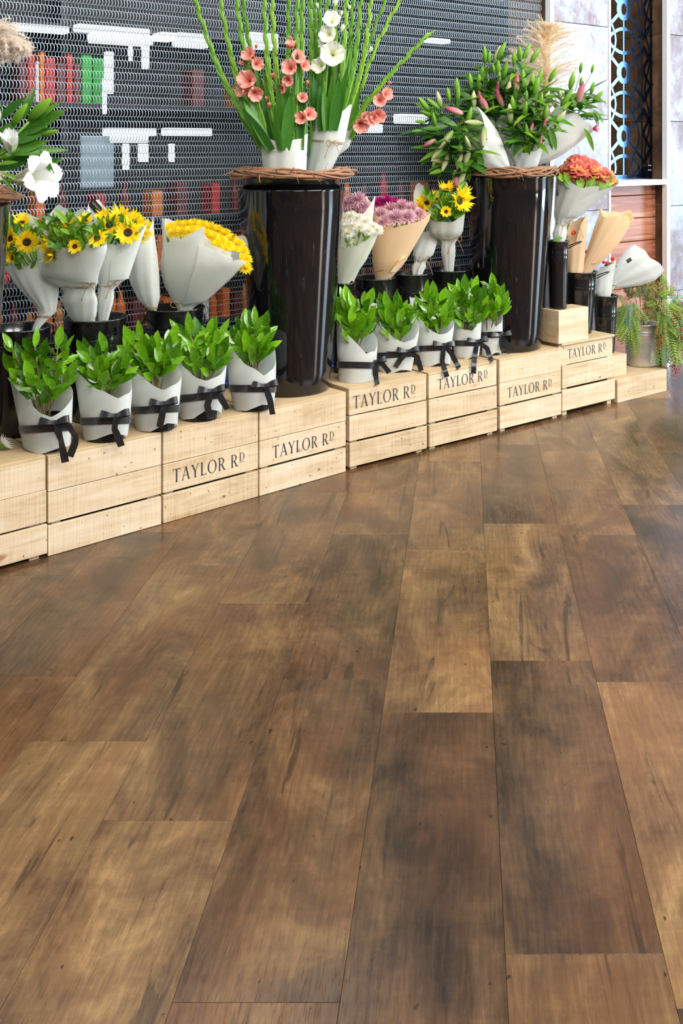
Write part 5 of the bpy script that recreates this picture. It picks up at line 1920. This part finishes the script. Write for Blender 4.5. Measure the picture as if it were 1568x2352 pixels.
for i, (x, y, a_, ln) in enumerate([(1110, 190, -70, 46), (1130, 250, -10, 58), (1150, 200, 40, 40), (1090, 230, -60, 50), (1170, 190, 60, 46), (1200, 180, -20, 50), (1126, 250, 0, 50)]):
    leaf_at(t_, x, y, a_, ln, -.03, LILY_LEAF[i % 3])
MB().box(-.009, .009, -.001, .001, -.014, .014).build('sticker', M['tagprint'], t_.o, False).location = t_.L(1195, 258, -.06)

t_ = T('lily_bunch', 'lily bunch in front with one deep pink bud and arching leaves', 'flowers', 1206, 392, yy=2.990)
t_.wrap('paper_wrap', [(410, 1192, 1220), (378, 1182, 1236), (345, 1166, 1246), (300, 1150, 1256), (260, 1146, 1262)], [(0, 330), (60, 290), (120, 262), (160, 270), (200, 320), (240, 346), (270, 352), (310, 344)], M['paper'], .55, .05, 3, 16)
for i, (x, y, d) in enumerate([(1200, 230, .0), (1215, 215, -.02), (1235, 210, -.02), (1225, 260, -.05), (1250, 270, -.04), (1180, 260, -.03), (1195, 300, -.06), (1240, 310, -.05)]):
    lily_stalk(t_, (1208, 376), (x, y), d, 140 + i, 1, 13)
for (x, y, a_, ln, k_) in [(1218, 210, 8, 44, 'green'), (1208, 232, 2, 26, 'green'), (1226, 220, 14, 44, 'green'), (1238, 246, 12, 34, 'green'), (1172, 284, -4, 46, 'pale'), (1178, 256, -4, 36, 'green'), (1250, 276, 8, 38, 'green'), (1274, 294, 18, 32, 'green'), (1210, 312, -6, 30, 'green'), (1236, 340, 12, 36, 'pink'), (1248, 292, 20, 26, 'pink'), (1218, 302, 14, 24, 'pink')]:
    bud_at(t_, x, y, a_, ln, -.07, k_)
for i, (x, y, a_, ln) in enumerate([(1264, 296, 92, 44), (1200, 300, 200, 64), (1190, 290, 205, 58), (1215, 310, 185, 66), (1262, 290, 165, 58), (1240, 262, 110, 44), (1250, 300, 150, 50), (1190, 250, 60, 56), (1240, 310, 120, 50), (1220, 250, 130, 60), (1180, 310, 215, 46), (1230, 240, 60, 46)]):
    leaf_at(t_, x, y, a_, ln, -.065, LILY_LEAF[(i + 1) % 3])

t_ = T('lily_bunch', 'lily bunch leaning over the celosia in a broad white paper cone', 'flowers', 1236, 400, yy=3.045)
t_.tilt(1230, 355, 45)
t_.wrap('paper_wrap', [(390, 1222, 1240), (350, 1212, 1262), (300, 1196, 1276), (240, 1186, 1284), (215, 1184, 1288)], [(0, 226), (60, 240), (120, 236), (180, 240), (240, 226), (300, 218)], M['paper'], .55, .03, 3, 17)
t_.pivot = None
for i, (x, y, d) in enumerate([(1320, 220, .0), (1300, 215, .02), (1340, 215, .0), (1345, 240, -.02)]):
    lily_stalk(t_, (1262, 345), (x, y), d, 160 + i, 0, 9)
for (x, y, a_, ln, k_) in [(1308, 206, 12, 42, 'green'), (1332, 168, 8, 26, 'green'), (1358, 168, 12, 22, 'green'), (1334, 206, 2, 30, 'green'), (1328, 238, 12, 52, 'pink'), (1356, 216, 14, 30, 'green'), (1360, 236, 42, 36, 'green'), (1288, 232, -8, 30, 'pale')]:
    bud_at(t_, x, y, a_, ln, -.05, k_)
for P in ([(1320, 210, 0), (1326, 190, -.02), (1332, 168, -.05)], [(1336, 206, 0), (1348, 188, -.02), (1358, 168, -.05)], [(1300, 250, 0), (1306, 226, -.02), (1308, 206, -.05)]):
    t_.stem('bud_stalk', P, .0016, M['stem'])
for i, (x, y, a_, ln) in enumerate([(1320, 240, 70, 46), (1345, 215, 110, 40), (1310, 245, 60, 60), (1360, 252, 130, 42), (1278, 220, -60, 50), (1300, 225, -50, 44), (1340, 294, 148, 60), (1362, 256, 160, 36)]):
    leaf_at(t_, x, y, a_, ln, -.05, LILY_LEAF[(i + 1) % 3])
t_.inst('bloom', LILYP, zbasis(t_.L(1362, 296, -.03), (1, -.4, .15), 24 * t_.m, .4))
t_.tilt(1230, 355, 45)
t_.twine([(390, 1222, 1240), (350, 1212, 1262)], 366, .55)
t_.pivot = None

# white lilies in the planter that is cut by the picture's edge
t_ = T('lily_bunch', 'white lilies with broad dark leaves hanging over the edge of their planter', 'flowers', -60, 470, yy=2.98)
t_.wrap('paper_wrap', [(500, -84, -36), (460, -96, -20), (410, -108, 6), (380, -118, 24), (340, -124, 30)], [(0, 400), (45, 380), (90, 360), (180, 370), (270, 410), (320, 412)], M['paper_cream'], .8, .04, 3, 18)
for i, (x, y, a_, ln, w, d, me) in enumerate([(4, 272, 44, 70, 1.0, .0, 0), (54, 276, 12, 78, 1.0, -.02, 1), (70, 285, 52, 88, .75, -.03, 2), (42, 312, 58, 120, 1.0, -.04, 0), (28, 330, 66, 96, .9, -.05, 0), (20, 352, 70, 90, 1.0, -.05, 0), (24, 356, 78, 120, .7, -.06, 1), (-6, 392, 62, 110, 1.0, -.04, 0), (-10, 300, 10, 60, 1.0, -.02, 0),
                                              (100, 378, 72, 46, 1.1, -.03, 0), (0, 396, 110, 70, .6, -.07, 2), (-20, 340, 40, 90, 1.0, .0, 0), (90, 344, 150, 66, .7, -.09, 1), (-5, 376, 84, 46, .9, -.07, 2), (0, 400, 140, 60, .5, -.08, 2)]):
    leaf_at(t_, x, y, a_, ln, d, BIG_LEAF[me], (0.1, -1, .5), w)
for (x, y, a_, ln, k_) in [(66, 276, 48, 76, 'green'), (28, 290, 36, 64, 'green'), (96, 312, 72, 42, 'green'), (-10, 366, 76, 40, 'green'), (-14, 340, 10, 60, 'green')]:
    o = bud_at(t_, x, y, a_, ln, -.05, k_)
t_.inst('bloom', LILYW2, zbasis(t_.L(26, 344, -.08), (.15, -.6, .8), 46 * t_.m, .3))
t_.inst('bloom', LILYW, zbasis(t_.L(44, 412, -.08), (1, -.35, .10), 88 * t_.m, .5))
t_.inst('bloom', LILYW2, zbasis(t_.L(-16, 286, -.02), (.3, -.6, .5), 42 * t_.m, .9))
t_.stem('stem', [(-62, 460, 0), (-30, 420, -.03), (44, 412, -.08)], .004, M['stem'])
t_.stem('stem', [(-62, 460, 0), (-10, 360, -.03), (66, 280, -.05)], .004, M['stem'])
t_.stem('stem', [(-62, 460, 0), (-20, 370, -.03), (26, 340, -.08)], .004, M['stem'])


# ------------------------------------------------------------------ pampas grass
def pampas(label, base, P, rad, yy, mat, seed, n=2600, droop=.35):
    """P: plume axis as pixels, foot first; rad px"""
    q = random.Random(seed)
    t_ = T('pampas_grass', label, 'dried grass', base[0], base[1], yy=yy)
    ax = [t_.L(x, y, d) for x, y, d in P]
    t_.stem('stalk', [(base[0], base[1], 0)] + list(P), .003, M['twine'])
    m = MB()
    N = len(ax) - 1
    nb = n // 48
    for i in range(nb):
        f = (i + q.random()) / nb
        j = min(int(f * N), N - 1)
        p = ax[j].lerp(ax[j + 1], f * N - j)
        d = (ax[j + 1] - ax[j]).normalized()
        an = q.uniform(0, 2 * PI)
        s = d.orthogonal().normalized()
        s = s * math.cos(an) + d.cross(s) * math.sin(an)
        env = (math.sin(PI * min(1, .16 + .80 * f)) ** .7) * (1 if f < .8 else 1.25 - .3 * f)
        ln = rad * t_.m * env * q.uniform(.6, 1.15)
        up = q.uniform(.7, 1.3)
        pts = [p]
        vel = (d * up + s * .75).normalized()
        for k in range(6):
            vel = (vel - Vector((0, 0, droop * .16)) + Vector((q.uniform(-1, 1), q.uniform(-1, 1), q.uniform(-1, 1))) * .10).normalized()
            pts.append(pts[-1] + vel * ln / 6)
        m.tube(pts, [.0005] * 7, 3, False)
        for k in range(150):
            g = q.random() * 5.99
            a_ = int(g)
            pb = pts[a_].lerp(pts[a_ + 1], g - a_)
            dv = (pts[a_ + 1] - pts[a_]).normalized() * q.uniform(.3, 1.4) + Vector((q.gauss(0, 1), q.gauss(0, 1), q.gauss(0, 1) - .3)).normalized()
            e = pb + dv.normalized() * q.uniform(.008, .024) * (1.25 - .1 * g)
            w = dv.cross(Vector((q.uniform(-1, 1), 1, q.uniform(-1, 1)))).normalized() * .0008
            m.add([pb - w, pb + w, e], [(0, 1, 2)])
    o = m.build('plume', mat, t_.o, False)
    o['kind'] = 'stuff'
    return t_


pampas('tan pampas grass plume standing behind the lilies', (1236, 384), [(1244, 320, .05), (1248, 220, .05), (1254, 120, .045), (1258, 62, .04)], 104, 3.075, M['pampas'], 1, 8600, .8)
pampas('cream pampas grass plume bending away behind the lilies', (1216, 384), [(1212, 310, .04), (1208, 240, .04), (1202, 180, .035), (1200, 130, .03)], 84, 3.085, M['pampas_pale'], 2, 4800, 1.0)
pampas('greyish pampas grass plume arching above the white lilies', (-168, 470), [(-150, 250, .0), (-100, 120, -.02), (-50, 80, -.03), (0, 76, -.04), (52, 106, -.05)], 90, 3.10, M['pampas_pale'], 3, 8400, 1.0)

# ------------------------------------------------------------------ celosia, peach cones and white bundle
t_ = T('celosia_bouquet', 'orange pink crested celosia in a wide white paper cone', 'bouquet', 1286, 580, yy=2.962)
lv_ = [(590, 1278, 1292), (555, 1272, 1296), (535, 1270, 1302), (512, 1278, 1300), (496, 1274, 1332), (450, 1277, 1384), (418, 1278, 1420), (395, 1278, 1424)]
t_.wrap('paper_wrap', lv_, [(0, 416), (50, 420), (110, 415), (160, 402), (190, 402), (230, 420), (268, 430), (310, 428), (340, 418)], M['paper'], .72, .045, 4, 19, n=84, rows=14)
t_.twine(lv_, 511, .72, bow=(1302, 512))
t_.flap(lv_, 268, 352, [470, 440, 414], [500, 496], M['paper'], .72, .006, .03, 4, 2)
bm = bmesh.new()
bmesh.ops.create_icosphere(bm, subdivisions=5, radius=1)
for v_ in bm.verts:
    p = v_.co.copy()
    n1 = noise.noise(p * 2.6)
    n2 = noise.noise(p * 5.0 + Vector((3, 1, 7)))
    k = 1 + .40 * (1 - 2.6 * abs(n1)) + .22 * (1 - 2.4 * abs(n2))
    v_.co = Vector((p.x * k, p.y * k, p.z * k * .72 - .1))
cel = bpy.data.meshes.new('celosia_head')
bm.to_mesh(cel)
bm.free()
cel.materials.append(M['celosia'])
cel.polygons.foreach_set('use_smooth', [True] * len(cel.polygons))
for (x, y, r, d) in [(1306, 394, 22, .02), (1328, 376, 24, .03), (1328, 392, 26, -.03), (1354, 394, 26, -.02), (1380, 404, 24, -.02), (1398, 412, 16, -.02), (1352, 384, 22, .04)]:
    t_.inst('celosia_head', cel, zbasis(t_.L(x, y, d), (.15 * (x - 1340) / 40, -.25, 1), r * t_.m * .92, x))
for i, (x, y, a_, ln) in enumerate([(1310, 425, -30, 34), (1325, 432, 20, 34), (1345, 432, 40, 36), (1360, 428, -20, 30), (1296, 418, -40, 30), (1378, 428, 50, 30), (1335, 436, -5, 30), (1352, 436, 10, 30)]):
    leaf_at(t_, x, y, a_, ln, -.07, SUN_LEAF[(2, 0, 2, 3)[i % 4]], (0, -1, .4), 1.9)
for i in range(14):
    leaf_at(t_, 1300 + i * 7, 424 + (i % 3) * 5, -50 + i * 8, 30, -.055 - .01 * (i % 3), SUN_LEAF[(2, 3, 0)[i % 3]], (.2 * (i % 3 - 1), -1, .4), 1.9)
stems_to(t_, (1287, 570), [(1310, 410, 0), (1350, 405, 0)], .004)
t_.sticker(1283, 432, 9, 34, -.03, 4)
t_.inst('leaf', SUN_LEAF[0], basis(t_.L(1292, 545, -.03), (-.8, -.1, -.3), (0, -1, .3), 26 * t_.m))

t_ = T('wrapped_bouquet', 'upright peach paper cone behind the tall slim bucket', 'bouquet', 1322, 645, yy=3.045)
t_.wrap('paper_wrap', [(655, 1312, 1330), (622, 1304, 1338), (560, 1300, 1344), (500, 1298, 1348), (470, 1296, 1350)], [(0, 492), (60, 500), (120, 510), (180, 520), (230, 548), (270, 560), (300, 510), (340, 490)], M['kraft'], .6, .05, 3, 20)
t_.inst('rose', ROSE, zbasis(t_.L(1346, 582, .055), (.3, -.7, .5), 11 * t_.m))
t_.inst('rose', ROSE, zbasis(t_.L(1316, 538, -.02), (.1, -.6, .7), 11 * t_.m))
t_.stem('stem', [(1322, 640, 0), (1336, 610, .03), (1345, 588, .052)], .002, M['stem'])
t_.stem('twine', [(1326, 514, -.05), (1334, 530, -.05), (1340, 548, -.05)], .0011, M['twine'])

t_ = T('wrapped_bouquet', 'wide peach paper cone with a gold sticker', 'bouquet', 1345, 645, yy=3.02)
t_.wrap('paper_wrap', [(655, 1334, 1348), (628, 1334, 1356), (610, 1338, 1372), (590, 1344, 1394), (560, 1352, 1420), (520, 1364, 1444), (490, 1376, 1460), (470, 1378, 1466)], [(0, 498), (25, 500), (50, 484), (110, 488), (160, 480), (185, 478), (215, 496), (260, 498), (300, 494), (335, 512)], M['kraft'], .6, .05, 4, 21, n=80)
t_.flap([(655, 1334, 1348), (628, 1334, 1356), (610, 1338, 1372), (590, 1344, 1394), (560, 1352, 1420), (520, 1364, 1444), (490, 1376, 1460)], 270, 345, [560, 520, 500], [606, 602], M['kraft'], .6, .005, .04, 4, 3)
t_.sticker(1442, 503, 16, 25, -.022, -4, 'taggold', False)
stems_to(t_, (1346, 640), [(1400, 520, 0), (1420, 520, 0)])

t_ = T('wrapped_bouquet', 'broad white paper bundle leaning right against the niche planks'.replace(' right', ''), 'bouquet', 1400, 706, yy=3.02)
t_.tilt(1408, 655, 50)
lv_ = [(690, 1398, 1412), (668, 1396, 1418), (655, 1402, 1414), (644, 1392, 1426), (610, 1372, 1448), (575, 1362, 1462), (545, 1366, 1460)]
t_.wrap('paper_wrap', lv_, [(0, 546), (60, 560), (120, 556), (180, 560), (230, 552), (270, 548), (320, 540)], M['paper'], .7, .05, 4, 22, n=80)
t_.twine(lv_, 656, .7, bow=(1414, 650))
t_.pivot = None
t_.wrap('paper_fold', [(690, 1380, 1400), (672, 1368, 1404), (640, 1368, 1408), (610, 1374, 1414)], [(0, 596), (90, 610), (180, 620), (250, 622), (300, 606)], M['paper'], .4, .03, 3, 23, d0=-.03)
for (x, y, r) in [(1392, 607, 9), (1404, 597, 9), (1384, 604, 7)]:
    t_.inst('rose', ROSE, zbasis(t_.L(x, y, -.05), (.3, -.7, .6), r * t_.m, x))
leaf_at(t_, 1386, 612, 60, 22, -.055, SUN_LEAF[1])
leaf_at(t_, 1400, 674, -70, 22, -.03, SUN_LEAF[1])
stems_to(t_, (1392, 704), [(1404, 660, 0)], .004)
t_.sticker(1444, 598, 12, 8, -.104, -35)

# ------------------------------------------------------------------ pepper tree sprays in the galvanised bucket
def frond_mesh(name, mat, n=13, ll=.20, bend=.35):
    m = MB()
    cur = lambda f: Vector((0, f, -bend * f * f))
    m.tube([cur(i / 8) for i in range(9)], [.012, .011, .010, .009, .008, .007, .006, .005, .004], 4)
    for i in range(n):
        f = .10 + .88 * i / n
        p = cur(f)
        ln = ll * (1 - .45 * f)
        for s in (-1, 1):
            e = p + Vector((s * ln * .86, ln * .52, -ln * .25))
            mdl = p.lerp(e, .45)
            w = Vector((-s * .014, .026, 0))
            m.add([p, mdl - w, e, mdl + w], [(0, 1, 2, 3)])
    return m.mesh(name, mat)


FR = [frond_mesh('frond', M['pepper'], 10, .27, .25), frond_mesh('frond', M['pepper'], 11, .25, .5), frond_mesh('frond', M['pepper_b'], 12, .24, .35)]


def berry_mesh(mat, n, seed):
    q = random.Random(seed)
    bm = bmesh.new()
    for i in range(n):
        f = i / n
        p = Vector((q.gauss(0, .13), -f + q.uniform(-.05, .05), q.gauss(0, .13)))
        bmesh.ops.create_icosphere(bm, subdivisions=1, radius=.032, matrix=Matrix.Translation(p))
    me = bpy.data.meshes.new('berry_cluster')
    bm.to_mesh(me)
    bm.free()
    me.materials.append(mat)
    return me


BER = [berry_mesh(M['berry'], 46, 1), berry_mesh(M['berry'], 60, 2), berry_mesh(M['berry_tan'], 50, 3)]
t_ = T('pepper_tree_sprays', 'drooping pepper tree sprays with pink berries in the galvanised bucket', 'foliage', 1474, 770, yy=2.985)
q = random.Random(44)


def clear_of_bucket(px, py, ln, d, down):
    """depth that keeps a hanging spray in front of the bucket's wall"""
    dx = abs((px - 1474) * t_.m) - .02
    if down and dx < .118 and py + ln > 728:
        return min(d, -math.sqrt(max(0, .118 ** 2 - max(0, dx) ** 2)) - .012)
    return d


def frond_at(px, py, deg, ln, d, me, toward=-.2):
    a_ = math.radians(deg)
    s = ln * t_.m
    down = math.cos(a_) < .2
    if down and 1456 < px < 1514 and py + ln > 728:       # hang at either side, the bucket's front stays clear
        left = px < 1484
        px = q.uniform(1428, 1450) if left else q.uniform(1518, 1560)
        a_ = math.radians(q.uniform(172, 205) if left else q.uniform(160, 188))
    d2 = clear_of_bucket(px, py, ln, d, down)
    if d2 != d:
        d, toward = d2, -.42
        s = min(ln, 836 - py) * t_.m
    t_.inst('frond', me, basis(t_.L(px, py, d), (math.sin(a_), toward, math.cos(a_)), (q.uniform(-.4, .4), -1, .5), s))


for (x, y, a_, ln, k_) in [(1440, 718, 190, 62, 0), (1432, 730, 186, 60, 0), (1450, 724, 170, 68, 0), (1446, 748, 178, 66, 0), (1428, 700, 200, 44, 0), (1456, 760, 165, 50, 1), (1440, 690, -70, 40, 0), (1452, 680, -40, 34, 0), (1470, 690, 150, 60, 2), (1480, 700, 140, 60, 2), (1488, 690, 165, 66, 2), (1500, 710, 130, 50, 2),
                           (1516, 770, 185, 74, 0), (1528, 760, 178, 80, 2), (1520, 790, 180, 64, 2), (1540, 730, 170, 76, 1), (1548, 760, 182, 70, 0), (1556, 720, 160, 60, 1), (1530, 700, 120, 50, 1), (1510, 680, 60, 44, 1), (1490, 676, 20, 40, 1), (1470, 672, -20, 36, 1), (1540, 690, 100, 50, 1), (1520, 720, 150, 60, 1), (1560, 780, 190, 60, 0), (1462, 710, 185, 56, 1), (1500, 735, 165, 50, 1), (1436, 716, 215, 40, 0)]:
    frond_at(x, y, a_, ln, q.uniform(-.09, -.01), FR[k_])
for i in range(46):
    frond_at(q.uniform(1500, 1566), q.uniform(690, 780), q.uniform(140, 200), q.uniform(44, 74), q.uniform(-.09, .02), FR[q.randrange(2)], q.uniform(-.5, .2))
for i in range(20):
    frond_at(q.uniform(1430, 1470), q.uniform(690, 742), q.uniform(150, 220), q.uniform(40, 62), q.uniform(-.09, -.02), FR[q.randrange(2)], q.uniform(-.6, .0))
for i in range(48):
    frond_at(q.uniform(1436, 1550), q.uniform(672, 740), q.uniform(-60, 150), q.uniform(34, 56), q.uniform(-.06, .06), FR[(0, 1, 1, 2)[q.randrange(4)]], q.uniform(-.6, .3))
for (x, y, a_, ln, k_) in [(1446, 676, 200, 30, 0), (1458, 672, 240, 30, 0), (1466, 668, 150, 30, 2), (1490, 676, 120, 40, 2), (1506, 690, 140, 44, 2), (1452, 664, 20, 34, 0), (1462, 660, 60, 36, 0), (1480, 662, 80, 40, 2), (1500, 664, 80, 50, 2), (1520, 668, 100, 40, 2), (1538, 704, 150, 60, 0), (1548, 716, 165, 70, 1), (1554, 690, 150, 60, 1), (1520, 740, 175, 50, 0), (1546, 790, 178, 72, 1), (1534, 770, 182, 60, 0), (1562, 750, 178, 80, 1), (1516, 746, 185, 60, 1), (1442, 690, 120, 26, 0), (1558, 800, 180, 50, 0)]:
    a_ = math.radians(a_)
    s = ln * t_.m
    bo = t_.inst('berry_cluster', BER[k_], basis(t_.L(x, y, clear_of_bucket(x, y, ln, q.uniform(-.08, .0), True)), (-math.sin(a_), .1, -math.cos(a_)), (0, -1, 0), s, s * .8))
    bo['kind'] = 'stuff'
for (x1, y1, d) in [(1440, 690, -.03), (1460, 664, .0), (1490, 668, .02), (1520, 690, -.02), (1545, 720, -.04), (1432, 716, -.05), (1530, 750, -.05), (1505, 672, 0)]:
    t_.stem('stem', [(1474, 770, 0), (lerp(1474, x1, .5), min(y1, 735) - 18, d * .6), (x1, y1, d)], .0018, M['bark'])
lp = MB()
lp.tube([t_.L(1548 + 8 * math.cos(a_ * PI / 7), 678 + 13 * math.sin(a_ * PI / 7), .0) for a_ in range(7, 16)], .0016, 4)
lp.build('twine', M['twine'], t_.o)

# ------------------------------------------------------------------ a daisy lying on the crate
t_ = T('daisy', 'single white daisy lying on the raised crate', 'flower', 10, 1034, z=.301)
m = MB()
qq = random.Random(2)
for k in range(22):
    petal_into(m, 2 * PI * k / 22, .18, qq.uniform(.9, 1.05), .10, .1, .45, 0, 0, 3)
dm = m.mesh('petals', M['mum_white'])
t_.inst('petals', dm, zbasis(t_.L(8, 1020, 0), (.75, .2, .6), 23 * t_.m))
MB().lathe([(.0001, -.012), (.006, -.010), (.008, -.002), (.004, .002)], 10).build('calyx', M['sun_green'], t_.o).location = t_.L(6, 1022, 0)
t_.stem('stem', [(6, 1027, 0), (-8, 1028, .01), (-30, 1023, .03)], .0018, M['stem'])
